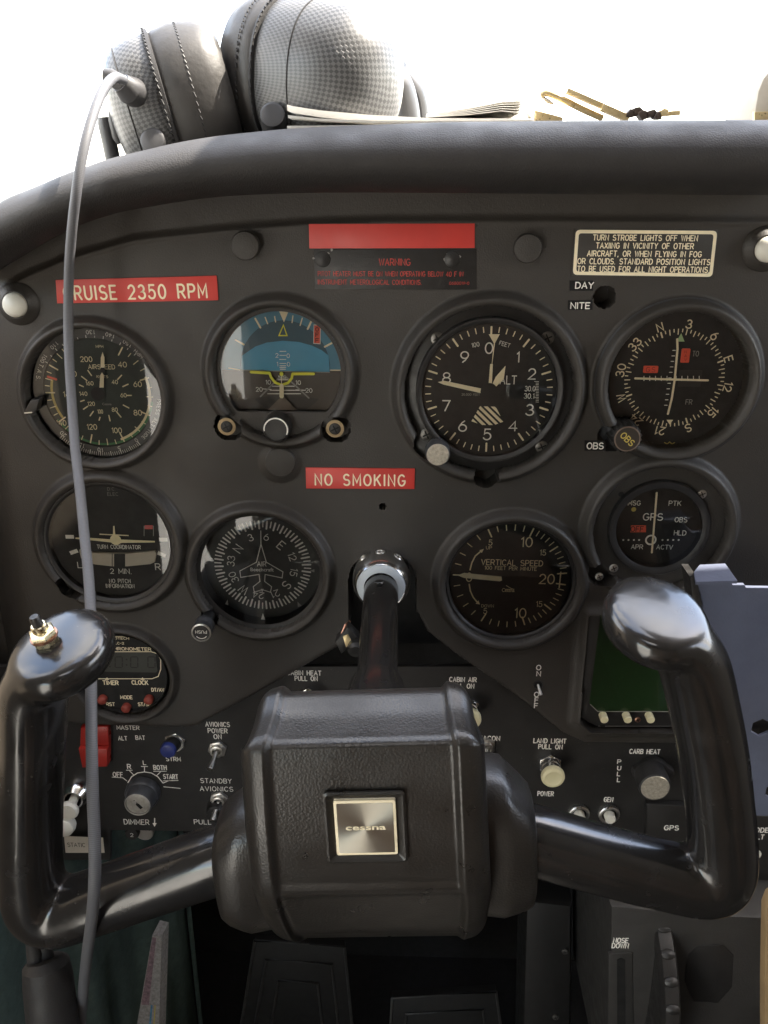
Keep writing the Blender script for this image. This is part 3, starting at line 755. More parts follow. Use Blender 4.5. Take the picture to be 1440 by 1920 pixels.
# ================================================================== GLARESHIELD
O_ = [(-70, 428), (0, 383), (25, 367), (75, 347), (137, 321), (175, 308), (207, 297), (265, 283), (330, 268), (400, 256), (480, 247), (560, 240), (640, 236), (720, 233), (850, 229), (1000, 227), (1300, 225), (1530, 225)]
L_ = [(-70, 545), (0, 502), (50, 472), (100, 445), (145, 424), (200, 405), (250, 393), (360, 375), (440, 367), (560, 362), (700, 361), (1000, 363), (1440, 366), (1530, 366)]
HO, HL = 20.0, 30.0
def resample(pts, n, h):
    q = catmull([P(x, y, h) for x, y in pts], 12)
    d = np.concatenate([[0], np.cumsum(np.linalg.norm(np.diff(q, axis=0), axis=1))])
    t = np.linspace(0, d[-1], n)
    return np.stack([np.interp(t, d, q[:, 0]), np.interp(t, d, q[:, 1])], 1)
NG = 160
qo, ql = resample(O_, NG, HO), resample(L_, NG, HL)
prof = [(0.10, -330), (0.10, -60), (0.06, -10), (0.02, 10), (0.0, HO), (0.03, 28), (0.10, 36), (0.22, 44), (0.38, 49), (0.56, 50), (0.74, 47), (0.88, 41), (0.97, 34), (1.0, HL), (0.99, 26), (0.93, 18), (0.85, -6)]
V = []
for f_, w_ in prof:
    pt = qo + (ql - qo) * f_
    pt = pt.copy(); pt[:, 1] += 0.12 * min(0.0, w_ - 0.0)
    V.append(np.column_stack([pt, np.full(NG, w_)]))
V = np.concatenate(V); k = NG
idx = np.arange(len(prof) * NG).reshape(len(prof), NG)
F = np.stack([idx[:-1, :-1].ravel(), idx[1:, :-1].ravel(), idx[1:, 1:].ravel(), idx[:-1, 1:].ravel()], 1)
gs = thing('glareshield', (0, 0), 'padded black vinyl glareshield hood running along the top of the panel', 'glareshield')
np_mesh('padded_hood', V, F, 'vinyl', gs)
DECK = float(np.interp(P(1000, 227, 0)[0], qo[:, 0], qo[:, 1])) - 4.0

# ================================================================== PLACARDS
def quad(pts, h): return [P(x, y, h) for x, y in pts]
def placard(name, q, label, m, h=0.5, bev=0.15, texts=(), lm='print_ivory', lw=0.14, gap=1.5, extra=None, group=None):
    c = np.mean([P(x, y, h) for x, y in q], axis=0)
    t = thing(name, c, label, 'placard', group)
    b = MB(); b.prism([P(x, y, h) - c for x, y in q], 0.02, h, m, bev=bev); b.build('plate', t)
    g = MB()
    for tx, px, py, hh, ww, *rest in texts:
        rot = rest[0] if rest else 0.0
        g.stroke(tx, tuple(P(px, py, h) - c), hh / sc(px, py, h) / qv(py), lm, h + 0.08, ww / sc(px, py, h), lw, rot, gap)
    if texts: g.build('lettering', t, None)
    if extra: extra(t, c)
    return t
placard('placard', [(104, 525), (406, 517), (409, 563), (107, 569)], 'long red plastic strip engraved CRUISE 2350 RPM above the airspeed dial', 'label_red',
        texts=[('CRUISE 2350 RPM', 253, 547.5, 25, 270, 1.1)], lw=0.15, gap=2.4, h=0.9)
placard('placard', [(573, 877), (778, 879), (777, 917), (574, 916)], 'small red plastic strip engraved NO SMOKING below the middle of the panel', 'label_red',
        texts=[('NO SMOKING', 675, 900, 20, 168)], lw=0.15, gap=2.6, h=0.9)
placard('placard', [(579, 420), (890, 419), (890, 465), (580, 466)], 'blank red strip without lettering above the pitot heater warning plate', 'label_red', h=0.9)
def warn(t, c):
    rg = np.random.default_rng(3)
    for bx, by, n in ((603, 484, 9), (845, 482, 12)):
        b = MB()
        for _ in range(n):
            x = bx + rg.normal(0, 9); y = by + rg.normal(0, 6); r = rg.uniform(1.0, 4.0)
            pts = [P(x + r * rg.uniform(.4, 1.3) * math.cos(a), y + r * rg.uniform(.4, 1.2) * math.sin(a), 0.8) - c for a in np.linspace(0, 5.3, 6)]
            b.poly(pts, 0.72 + 0.01 * _ / 12 + 0.0007 * bx / 100, 'print_grey')
        b.build('flaked_paint', t, None)
    for x in (605, 848):
        b = MB(); p = P(x, 486, 1) - c; b.lathe([(4.4, 0.6), (4.2, 1.1), (2.5, 1.7), (0.05, 1.9)], 'bezel_black', tuple(p), 24); b.build('screw', t)
placard('placard', [(588, 468), (893, 467), (893, 543), (591, 542)], 'dark clear warning plate with faded red lettering under the blank red strip', 'bezel_black', h=0.6,
        texts=[('WARNING', 740, 491.5, 12, 58), ('PITOT HEATER MUST BE ON WHEN OPERATING BELOW 40 F IN', 732, 513.5, 8.5, 272), ('INSTRUMENT METEROLOGICAL CONDITIONS.', 693, 529, 8.5, 194), ('0680019-0', 861, 531, 5, 37)],
        lm='print_red', lw=0.14, gap=1.5, extra=warn)
def strobe(t, c):
    h = 0.6; outer = quad([(1078, 429), (1347, 431), (1337, 521), (1072, 517)], h)
    def rnd(q, ins, r):
        q = [np.array(p) - c for p in q]; ctr_ = np.mean(q, axis=0); out = []
        q = [p + (ctr_ - p) / np.linalg.norm(ctr_ - p) * 0 for p in q]
        n = 4; qq = []
        for i in range(4):
            p = q[i]; a = q[i - 1]; b = q[(i + 1) % 4]
            d1 = (a - p) / np.linalg.norm(a - p); d2 = (b - p) / np.linalg.norm(b - p)
            pp = p + (d1 + d2) * ins
            for k in range(6):
                tt = k / 5; s0 = pp + d1 * r * (1 - tt) ** 2 + d2 * r * tt ** 2
                qq.append(s0)
        return qq
    a, b_ = rnd(outer, 0.5, 2.6), rnd(outer, 2.3, 1.6)
    g = MB(); n = len(a)
    g.add([(*p, h + 0.07) for p in a] + [(*p, h + 0.07) for p in b_], [(i, (i + 1) % n, n + (i + 1) % n, n + i) for i in range(n)], 'print_ivory')
    g.build('border', t, None)
placard('placard', [(1078, 429), (1347, 431), (1337, 521), (1072, 517)], 'dark plate with ivory border and strobe light instructions at upper right', 'panel_black', h=0.6,
        texts=[('TURN STROBE LIGHTS OFF WHEN', 1210, 446, 10, 194, -0.3), ('TAXIING IN VICINITY OF OTHER', 1209, 461, 10, 181, -0.3), ('AIRCRAFT, OR WHEN FLYING IN FOG', 1208, 476, 10, 212, -0.3),
               ('OR CLOUDS. STANDARD POSITION LIGHTS', 1207, 490.5, 10, 246, -0.3), ('TO BE USED FOR ALL NIGHT OPERATIONS.', 1206, 505, 10, 245, -0.3)], lw=0.18, gap=1.7, extra=strobe)
placard('label_strip', [(1068, 526), (1112, 526), (1112, 545), (1068, 545)], 'small black sticker reading DAY left of the round panel hole', 'void_black', h=0.25, bev=0,
        texts=[('DAY', 1096, 535, 11, 33)], lm='print_white', lw=0.19, group='small black label stickers')
placard('label_strip', [(1065, 563), (1111, 563), (1111, 581), (1065, 581)], 'small black sticker reading NITE below the DAY sticker', 'void_black', h=0.25, bev=0,
        texts=[('NITE', 1088, 573, 11, 35)], lm='print_white', lw=0.19, group='small black label stickers')
placard('label_strip', [(1096, 826), (1135, 826), (1135, 845), (1096, 845)], 'small black sticker reading OBS beside the knurled brown knob', 'void_black', h=0.25, bev=0,
        texts=[('OBS', 1116, 836, 11, 30)], lm='print_white', lw=0.19, group='small black label stickers')
# ================================================================== INSTRUMENTS
def screw_head(parent, p, r, w, m='dark_screw', name='screw', washer=None):
    b = MB()
    b.lathe([(r, w - 1.5), (r, w - 0.3), (r * 0.8, w), (r * 0.3, w + 0.1), (0.02, w + 0.1)], m, p, 24)
    s_ = r * 0.62
    for a in (25, 115):
        c, d = math.cos(R(a)), math.sin(R(a))
        b.ribbon([(p[0] - s_ * c, p[1] - s_ * d), (p[0] + s_ * c, p[1] + s_ * d)], r * 0.22, w + 0.16 + a * 0.0003, 'void_black')
    o = b.build(name, parent)
    if washer:
        q = MB(); q.lathe([(r * 1.5, w - 1.2), (r * 1.5, w - 0.6), (r * 1.0, w - 0.5)], washer, p, 28); q.build('washer', parent)
    return o
def gauge(name, c, label, rd, rbez, wd, wg, cat='flight instrument', bez='bezel_black', dial='dial_black', lip=2.0, skirt=5.0):
    """dial disc at depth wd, glass at wg, a stepped bezel out to rbez"""
    t = thing(name, c, label, cat)
    b = MB(); b.disc((0, 0), rd + 1.0, wd, dial, 72); b.build('dial_face', t, None)
    b = MB()
    b.lathe([(rbez + skirt, wg - 9), (rbez, wg - 7), (rbez, wg + 0.2), (rbez - 0.5, wg + 0.9), (rd + lip, wg + 0.9), (rd + lip * 0.55, wg + 0.5), (rd + 0.25, wg - 0.3), (rd + 0.15, wd - 0.5)], bez, (0, 0), 72)
    b.build('bezel', t)
    b = MB(); b.disc((0, 0), rd + 0.2, wg - 0.35, 'glass', 64); b.build('glass', t, None)
    return t

# ---- airspeed indicator
K = Crop(0, 480, 4.235, C_ASI, -4)
k = gauge('airspeed_indicator', C_ASI, 'airspeed dial in knots and miles per hour with a green arc, under the CRUISE strip', 39.6, 42.5, -6, -1, dial='dial_black')
u = K.hl(815, 1100, 1.0)
m_ = MB()
m_.disc((0, 0), 33.0, -5.85, 'dial_teal', 64)
SPD = [(40, 32), (60, 73), (80, 115), (100, 158), (120, 196), (140, 236), (160, 270), (180, 301), (200, 332)]
sx_, sy_ = zip(*SPD)
for v in range(40, 205, 5):
    a = float(np.interp(v, sx_, sy_)); big = v % 20 == 0
    ticks(m_, 32.4, 27.0 if big else (28.6 if v % 10 == 0 else 29.8), a, 0.85 if big else 0.55, 'print_cream', -5.50 + 0.01 * (v % 3))
arcband(m_, 30.6, 1.6, 72, 160, 'print_cream', -5.75); arcband(m_, 32.0, 1.4, 100, 238, 'paint_green', -5.70)
arcband(m_, 28.6, 1.5, 238, 285, 'paint_gold', -5.7); ticks(m_, 26.2, 31.4, 288, 1.4, 'flag_red', -5.6)
for tx, zx, zy, zh, zw in (('200', 678, 823, 40, 92), ('40', 966, 866, 40, 66), ('60', 1087, 1022, 40, 62), ('80', 1088, 1249, 40, 62), ('100', 922, 1390, 40, 76), ('120', 724, 1362, 40, 76), ('140', 480, 1330, 40, 76), ('160', 540, 1103, 40, 86), ('180', 560, 940, 40, 80),
                       ('AIRSPEED', 800, 884, 34, 212), ('MPH', 783, 722, 20, 58), ('KNOTS', 806, 962, 20, 90)):
    K.st(m_, tx, zx, zy, zh, 'print_cream', -5.45, zw, 0.15)
for tx, zx, zy, zw in (('40', 905, 1005, 46), ('60', 975, 1110, 46), ('80', 905, 1225, 44), ('100', 790, 1240, 40), ('120', 718, 1178, 54), ('140', 655, 1098, 60), ('160', 705, 1015, 58)):
    K.st(m_, tx, zx, zy, 30, 'print_cream', -5.45, zw, 0.16)
for (a_, b_), (c_, d_) in (((960, 950), (928, 985)), ((1012, 1022), (968, 1042)), ((1038, 1112), (1000, 1112)), ((1018, 1212), (972, 1188)), ((955, 1285), (922, 1245)), ((868, 1315), (858, 1270)), ((780, 1310), (788, 1285)), ((708, 1275), (735, 1238)),
                           ((655, 1222), (690, 1198)), ((632, 1160), (662, 1150)), ((622, 1028), (656, 1042)), ((640, 960), (684, 994)), ((690, 912), (720, 954))):
    m_.ribbon([K(a_, b_), K(c_, d_)], 0.75, -5.5, 'print_cream')
K.tx(m_, 'Cessna', 842, 1180, 18, 'print_grey', -5.45, 74)
def around(mb, txt, r, a, h, m, w, step, out=True, lw=0.13):
    n = len(txt)
    for i, ch in enumerate(txt):
        if ch == ' ': continue
        aa = a + (i - (n - 1) / 2) * step * (1 if out else -1)
        mb.stroke(ch, polar(r, aa), h, m, w, None, lw, -aa + (0 if out else 180))
for tx, a in (('120', -21), ('130', 0), ('140', 18), ('150', 35), ('110', -38), ('100', -55)):
    around(m_, tx, 36.6, a, 2.1, 'print_white', -3.9, 3.2, False)
around(m_, 'MPH', 36.2, 48, 2.1, 'print_white', -3.9, 3.4, False); around(m_, 'T.A.S.', 36.2, -70, 2.3, 'print_white', -3.9, 3.0, False)
around(m_, 'PRESS ALTITUDE', 36.6, 117, 2.0, 'print_white', -3.9, 3.2, True)
for tx, a in (('0', 145), ('5', 165), ('10', 184), ('15', 203), ('20', 224)):
    around(m_, tx, 35.2, a, 2.2, 'print_white', -3.9, 3.6, True)
for i in range(41): ticks(m_, 36.8 if i % 5 else 36.3, 38.8, 145 + i * 1.97, 0.3 if i % 5 else 0.5, 'print_white', -3.95)
for i in range(13): ticks(m_, 33.5, 34.4 if i % 2 else 34.9, -57 + i * 8.6, 0.4, 'print_white', -3.95)
m_.build('dial_markings', k, None)
m_ = MB(); m_.lathe([(33.0, -4.9), (33.3, -4.1), (39.4, -4.1)], 'bezel_black', (0, 0), 72); m_.build('true_airspeed_ring', k)
m_ = MB()
m_.poly([K(817, 760), K(832, 805), K(832, 885), K(800, 885), K(803, 805)], -3.4, 'print_ivory')
m_.poly([K(812, 922), K(828, 945), K(827, 1043), K(792, 1043), K(798, 945)], -3.4, 'print_ivory')
m_.poly([K(800, 885), K(832, 885), K(828, 925), K(800, 925)], -3.42, 'dial_black'); m_.disc((0, 0), 4.2, -3.2, 'dial_black', 24)
m_.build('needle', k, None)
m_ = MB(); m_.prism([K(300, 1110), K(372, 1100), K(345, 1200), K(260, 1235), K(240, 1215)], 0.5, 7, 'bezel_black', bev=1); m_.ribbon([K(255, 1210), K(312, 1205)], 0.7, 7.1, 'steel'); m_.build('adjust_lever', k)

# ---- attitude indicator
K = Crop(340, 400, 3.692, C_AI, -3)
ti = thing('attitude_indicator', C_AI, 'artificial horizon with blue sky over brown earth and a yellow aircraft symbol', 'flight instrument')
ro_ = K.hl(690, 1070, 415)
hz = K(690, 1090)
flat_v = K(690, 1363)[1]
full = [polar(ro_, a) for a in np.linspace(-180, 180, 121)[:-1]]
def clip(pts, v, keep_above=True):
    out = []; n = len(pts)
    for i in range(n):
        a, b = pts[i], pts[(i + 1) % n]; ia = (a[1] >= v) == keep_above; ib = (b[1] >= v) == keep_above
        if ia: out.append(a)
        if ia != ib:
            t = (v - a[1]) / (b[1] - a[1]); out.append((a[0] + (b[0] - a[0]) * t, v))
    return out
win = clip(full, flat_v)
m_ = MB(); m_.poly(clip(win, hz[1]), -5.0, 'sky_blue_ring'); m_.poly(clip(win, hz[1], False), -5.0, 'earth_brown'); m_.build('dial_face', ti, None)
ci_ = K(717, 1072); ri_ = K.hl(717, 1072, 312)
inn = [(ci_[0] + ri_ * math.sin(R(a)), ci_[1] + ri_ * 1.04 * math.cos(R(a))) for a in np.linspace(-180, 180, 91)[:-1]]
inn = clip(inn, flat_v + 0.3)
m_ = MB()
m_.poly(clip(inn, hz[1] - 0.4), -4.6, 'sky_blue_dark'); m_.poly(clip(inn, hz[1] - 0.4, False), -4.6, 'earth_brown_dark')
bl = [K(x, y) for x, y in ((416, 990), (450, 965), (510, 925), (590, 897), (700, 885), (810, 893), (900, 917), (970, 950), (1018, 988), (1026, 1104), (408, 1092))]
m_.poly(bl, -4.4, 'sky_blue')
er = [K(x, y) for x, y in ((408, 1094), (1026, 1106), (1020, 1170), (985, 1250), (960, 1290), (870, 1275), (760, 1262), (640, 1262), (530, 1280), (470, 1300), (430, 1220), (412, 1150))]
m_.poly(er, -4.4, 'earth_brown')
m_.ribbon([K(405, 1088), K(1026, 1105)], 0.55, -4.2, 'print_grey')
for x0, x1, y in ((680, 722, 958), (680, 722, 986), (678, 722, 1014), (680, 722, 1042), (680, 722, 1058), (680, 722, 1070), (682, 720, 1082), (670, 720, 1130), (668, 725, 1143), (660, 735, 1155), (628, 780, 1200), (612, 830, 1228), (595, 825, 1252)):
    m_.ribbon([K(x0, y), K(x1, y)], 0.5, -4.15, 'print_white')
m_.ribbon([K(560, 1218), K(620, 1222)], 0.5, -4.1, 'print_white'); m_.ribbon([K(790, 1225), K(858, 1228)], 0.5, -4.1, 'print_white')
m_.ribbon([K(545, 1272), K(690, 1125)], 0.9, -4.05, 'print_grey'); m_.ribbon([K(882, 1282), K(712, 1125)], 0.9, -4.05, 'print_grey')
for tx, x, y in (('2', 660, 986), ('0', 738, 988), ('1', 664, 1046), ('0', 740, 1047), ('10', 600, 1172), ('10', 808, 1174), ('20', 537, 1221), ('20', 882, 1229)):
    K.st(m_, tx, x, y, 28, 'print_white', -4.0, None, 0.14)
m_.build('horizon_card', ti, None)
m_ = MB()
m_.poly([K(674, 680), K(740, 680), K(708, 758)], -4.5, 'print_ivory')
for a, b in (((508, 730), (545, 795)), ((577, 722), (595, 768)), ((643, 716), (650, 755)), ((770, 712), (764, 760)), ((835, 728), (820, 780)), ((900, 745), (872, 805)), ((372, 880), (430, 912)), ((1046, 898), (990, 928)), ((325, 1075), (405, 1088)), ((1030, 1090), (1104, 1090))):
    m_.ribbon([K(*a), K(*b)], 1.1 if a[0] in (508, 900, 372, 1046) else 0.7, -4.5, 'print_ivory')
m_.ribbon([K(705, 775), K(674, 848), K(730, 848), K(705, 775)], 0.7, -3.9, 'paint_yellow')
m_.poly([K(915, 770), K(955, 775), K(964, 790), K(962, 908), K(912, 905)], -3.95, 'print_white'); m_.poly([K(918, 776), K(953, 780), K(960, 792), K(958, 903), K(916, 900)], -3.88, 'flag_red')
for i, ch in enumerate('OFF'): K.st(m_, ch, 939, 805 + i * 38, 26, 'dial_black', -3.8, 20, 0.2)
m_.build('scale_markings', ti, None)
m_ = MB()
m_.ribbon([K(482, 1097), K(612, 1105)], 1.7, -2.5, 'paint_yellow'); m_.ribbon([K(918, 1110), K(770, 1110)], 1.7, -2.5, 'paint_yellow')
m_.ribbon([K(612, 1105), K(622, 1135), K(650, 1170), K(694, 1188), K(740, 1172), K(765, 1140), K(770, 1110)], 1.5, -2.45, 'paint_yellow')
m_.ribbon([K(696, 1190), K(695, 1268)], 2.6, -2.4, 'print_ivory'); m_.disc(K(694, 1110), 1.2, -2.35, 'paint_yellow', 20); m_.ribbon([K(694, 1115), K(694, 1180)], 0.4, -2.5, 'print_ivory')
m_.poly([K(690, 1270), K(712, 1270), K(790, 1350), K(800, 1360), K(600, 1360), K(610, 1348)], -2.6, 'earth_tan')
m_.build('aircraft_symbol', ti, None)
m_ = MB()
NB = 120
vin = [(p[0], p[1]) for p in win]
an = np.linspace(0, 360, NB, endpoint=False)
rin = []
for a in an:
    x, y = polar(1, a); rr_ = ro_ if y * ro_ > flat_v else flat_v / y
    rin.append(min(ro_, rr_))
rb = RINGS[1][1] + 3
Vb = []; 
for fr, w in ((0, -5.2), (0, -0.8), (0.05, 0.0), (1, 0.0)):
    for a, r0 in zip(an, rin):
        rad = r0 + 0.1 + fr * (rb - r0) if fr < 1 else rb
        x, y = polar(rad, a); Vb.append((x, y, w))
m_.add(Vb, [(j * NB + i, (j + 1) * NB + i, (j + 1) * NB + (i + 1) % NB, j * NB + (i + 1) % NB) for j in range(3) for i in range(NB)], 'panel_black')
m_.build('bezel', ti)
m_ = MB(); m_.poly(win, -1.2, 'glass'); m_.build('glass', ti, None)
kc = P(517, 806, 11) - C_AI
m_ = MB(); m_.lathe([(8.3, -2), (8.3, 8), (7.6, 10), (7.3, 10.6)], 'bezel_black', tuple(kc), 36); m_.lathe([(7.3, 10.6), (6.5, 10.9), (6.4, 10.5), (0.05, 10.4)], 'bezel_black', tuple(kc), 36)
m_.build('cage_knob', ti)
m_ = MB(); m_.ribbon([(kc[0] + 6.9 * math.sin(R(a)), kc[1] + 6.9 * math.cos(R(a))) for a in range(-95, 120, 8)], 0.8, 10.95, 'print_white'); m_.build('knob_crescent', ti, None)  # white arc drawn along the upper rim of the knob
for px, py in ((425, 800), (628, 804)):
    screw_head(ti, tuple(P(px, py, 0) - C_AI), 3.6, 0.6, 'bezel_black', washer='washer_tan')

# ---- altimeter
K = Crop(720, 400, 3.555, C_ALT, 0)
t = gauge('altimeter', C_ALT, 'large altimeter with white hands, hatched window and a metal knob at lower left', 39.2, 42.8, 0.0, 4.0, lip=2.6, skirt=0.1)
m_ = MB(); s0 = 56.0
m_.rrect(0, 0, RINGS[2][1] + 1, RINGS[2][1] + 1, 20, -8, -2, 'bezel_black', bev=0.5); m_.build('mounting_plate', t)
m_ = MB(); u = K.hl(700, 1180, 1.0)
c0 = K(698, 1181)
for i in range(50):
    a = i * 7.2; big = i % 5 == 0
    p0 = polar(37.0, a); p1 = polar(37.0 - (5.0 if big else 3.0), a)
    m_.ribbon([(c0[0] + p0[0], c0[1] + p0[1]), (c0[0] + p1[0], c0[1] + p1[1])], 1.1 if big else 0.6, 0.25, 'print_ivory')
for tx, x, y, h, w in (('9', 537, 957, 70, 50), ('0', 700, 898, 70, 48), ('1', 894, 958, 66, 14), ('2', 986, 1070, 68, 46), ('3', 972, 1310, 70, 48), ('4', 860, 1418, 62, 52), ('5', 688, 1473, 70, 48), ('6', 524, 1417, 68, 50), ('7', 414, 1282, 68, 48), ('8', 417, 1095, 66, 50)):
    K.st(m_, tx, x, y, h, 'print_white', 0.3, w, 0.125)
K.st(m_, 'ALT', 828, 1110, 54, 'print_white', 0.3, 108, 0.11); K.st(m_, '100', 610, 875, 28, 'print_white', 0.3, 48, 0.12, 12); K.st(m_, 'FEET', 805, 872, 26, 'print_white', 0.3, 72, 0.12, -16)
K.st(m_, '20.000 FEET', 578, 1207, 14, 'print_grey', 0.3, 120, 0.16)
K.st(m_, '30.0', 974, 1168, 32, 'print_white', 0.3, 68, 0.15); K.st(m_, '30.1', 967, 1217, 32, 'print_white', 0.3, 66, 0.15)
for i in range(14): m_.ribbon([K(1012 if i % 5 else 1002, 1120 + i * 10.5), K(1030, 1121 + i * 10.5)], 0.3, 0.3, 'print_white')
# hatched low altitude flag
flag = [(640, 1285), (745, 1288), (795, 1388), (735, 1410), (655, 1410), (582, 1385)]
def clip_half(poly, nx_, ny_, d, keep):
    out = []
    for i in range(len(poly)):
        a, b = poly[i], poly[(i + 1) % len(poly)]
        fa = (a[0] * nx_ + a[1] * ny_ - d) * keep; fb = (b[0] * nx_ + b[1] * ny_ - d) * keep
        if fa >= 0: out.append(a)
        if (fa >= 0) != (fb >= 0):
            tt = fa / (fa - fb); out.append((a[0] + (b[0] - a[0]) * tt, a[1] + (b[1] - a[1]) * tt))
    return out
nx_, ny_ = 0.70, -0.714
ds = [p[0] * nx_ + p[1] * ny_ for p in flag]; d0 = min(ds)
while d0 < max(ds):
    q = clip_half(clip_half(flag, nx_, ny_, d0, 1), nx_, ny_, d0 + 19, -1)
    if len(q) > 2: m_.poly([K(*p) for p in q], 0.3, 'print_ivory')
    d0 += 32
m_.build('dial_markings', t, None)
m_ = MB()
m_.poly([K(358, 1122), K(400, 1113), K(650, 1165), K(642, 1195), K(395, 1138)], 1.2, 'print_ivory')
m_.build('thousands_hand', t, None)
m_ = MB(); m_.poly([K(696, 802), K(770, 802), K(738, 862), K(720, 1000), K(716, 1000), K(730, 862)], 1.8, 'print_ivory'); m_.poly([K(706, 1000), K(724, 1000), K(717, 1140), K(695, 1140)], 1.8, 'print_ivory')
m_.build('ten_thousands_pointer', t, None)
m_ = MB(); m_.poly([K(808, 1010), K(796, 1100), K(742, 1152), K(716, 1140), K(742, 1085)], 2.2, 'print_ivory'); m_.build('hundreds_hand', t, None)
m_ = MB(); m_.disc(c0, 5.0, 2.4, 'dial_black', 28); m_.poly([K(725, 1205), K(930, 1130), K(920, 1190), K(830, 1270), K(740, 1265)], 1.0, 'dial_black'); m_.build('hub_cap', t, None)
for px, py in ((820, 635), (1027, 634), (800, 815), (1016, 838)):
    screw_head(t, tuple(P(px, py, -1.5) - C_ALT), 3.8, -1.2)
kc = P(821, 853, 16) - C_ALT
m_ = MB(); m_.lathe([(5.5, -3), (6.0, 5), (7.2, 6), (7.2, 14.5), (6.6, 15.5)], 'bezel_grey', tuple(kc), 36); m_.lathe([(6.6, 15.5), (6.2, 16), (0.05, 16)], 'steel_worn', tuple(kc), 36); m_.build('setting_knob', t)

# ---- course deviation indicator
K = Crop(1060, 400, 3.789, C_CDI, -6)
t = gauge('course_deviation_indicator', C_CDI, 'round navigation dial with a compass card, white cross needles and red flags', 44.5, 48.0, -7.0, 2.0, bez='bezel_grey', lip=1.0)
m_ = MB(); cc = K(777, 1176); u = K.hl(777, 1176, 1.0)
for i in range(72):
    a = i * 5 + 8.0; r1 = 350 * u; r0 = (313 if i % 2 == 0 else 330) * u
    m_.ribbon([(cc[0] + polar(r0, a)[0], cc[1] + polar(r0, a)[1]), (cc[0] + polar(r1, a)[0], cc[1] + polar(r1, a)[1])], 0.95 if i % 18 == 12 else 0.62, -6.7, 'print_ivory')
for tx, hd in (('N', 0), ('3', 30), ('6', 60), ('E', 90), ('12', 120), ('15', 150), ('S', 180), ('21', 210), ('24', 240), ('W', 270), ('30', 300), ('33', 330)):
    a = hd - 30 + 8.5; p = polar(388 * u, a)
    m_.stroke(tx, (cc[0] + p[0], cc[1] + p[1]), 56 * u, 'print_ivory', -6.65, None, 0.16, -a)
m_.poly([K(825, 852), K(848, 912), K(790, 912)], -6.4, 'sage_green'); m_.poly([K(720, 1468), K(768, 1468), K(742, 1502)], -6.4, 'print_ivory')
for i in range(11):
    y = 975 + i * 39; x = 788 - (y - 975) * 0.15
    m_.ribbon([K(x - 24, y), K(x - 4, y)], 0.5, -6.5, 'print_white')
for i in range(10):
    x = 560 + i * 41 + (24 if i > 4 else 0); m_.ribbon([K(x, 1158), K(x, 1190)], 0.5, -6.5, 'print_white')
m_.rrect(*K(608, 1110), K.hl(608, 1110, 52), K.vl(608, 1110, 25), 0.6, -6.9, -6.35, 'flag_red'); m_.rrect(*K(855, 1012), K.hl(855, 1012, 30), K.vl(855, 1012, 50), 0.6, -6.9, -6.35, 'flag_red')
K.st(m_, 'GS', 607, 1111, 34, 'print_red', -6.25, 62, 0.14, gap=3)
for i, ch in enumerate('NAV'): K.st(m_, ch, 855, 985 + i * 28, 18, 'print_red', -6.25, 14, 0.18)
K.st(m_, 'TO', 928, 998, 36, 'print_grey', -6.5, 42, 0.12); K.st(m_, 'FR', 880, 1342, 34, 'print_grey', -6.5, 44, 0.12)
K.st(m_, 'KING', 740, 1658, 26, 'paint_gold', -6.5, 80, 0.17); m_.ribbon([K(705, 1630), K(725, 1640), K(742, 1626), K(760, 1640), K(778, 1630)], 0.6, -6.5, 'paint_gold')
m_.poly([K(490, 1130), K(760, 1120), K(780, 870), K(720, 880), K(715, 1135)], -6.85, 'bezel_grey') if False else None
m_.build('dial_markings', t, None)
m_ = MB()
m_.rrect(*K(890, 1176), K.hl(890, 1176, 80), K.vl(890, 1176, 58), 0.4, -6.95, -6.8, 'bezel_black'); m_.build('needle_slot', t, None)
m_ = MB(); m_.ribbon([K(790, 890), K(792, 960), K(784, 1050), K(772, 1180), K(752, 1310), K(724, 1422)], 1.25, -4.6, 'print_ivory'); m_.build('course_needle', t, None)
m_ = MB(); m_.ribbon([K(490, 1168), K(760, 1176), K(1008, 1182)], 1.25, -4.3, 'print_ivory'); m_.build('glideslope_needle', t, None)
m_ = MB(); m_.ribbon([polar(46.9, a) for a in range(-50, 95, 4)], 0.5, 2.98, 'gold_pale'); m_.build('gold_rim_arc', t, None)  # pale gold arc drawn along the upper right of the bezel
kb = P(1168, 806, 3) - C_CDI; kf = P(1177, 824, 14) - C_CDI
m_ = MB(); ns = 72
prof_ = [(8.6, -4), (8.6, 11.0), (7.6, 13.0)]
Vk = []
for r, w in prof_:
    for i in range(ns):
        q = r + (0.35 if (i // 2) % 2 else -0.35) * (r > 8)
        Vk.append((kf[0] + q * math.cos(2 * math.pi * i / ns), kf[1] + q * math.sin(2 * math.pi * i / ns), w))
m_.add(Vk, [(j * ns + i, j * ns + (i + 1) % ns, (j + 1) * ns + (i + 1) % ns, (j + 1) * ns + i) for j in range(2) for i in range(ns)], 'bezel_black')
m_.lathe([(7.6, 13.0), (7.3, 13.4), (6.9, 13.2), (0.05, 13.2)], 'earth_tan', tuple(kf), 40); m_.build('course_knob', t, 30)
m_ = MB(); m_.disc(tuple(kf), 6.8, 13.3, 'earth_brown_dark', 32); m_.stroke('OBS', tuple(kf), 3.4, 'paint_gold', 13.42, 9.0, 0.17, -42); m_.build('knob_lettering', t, None)

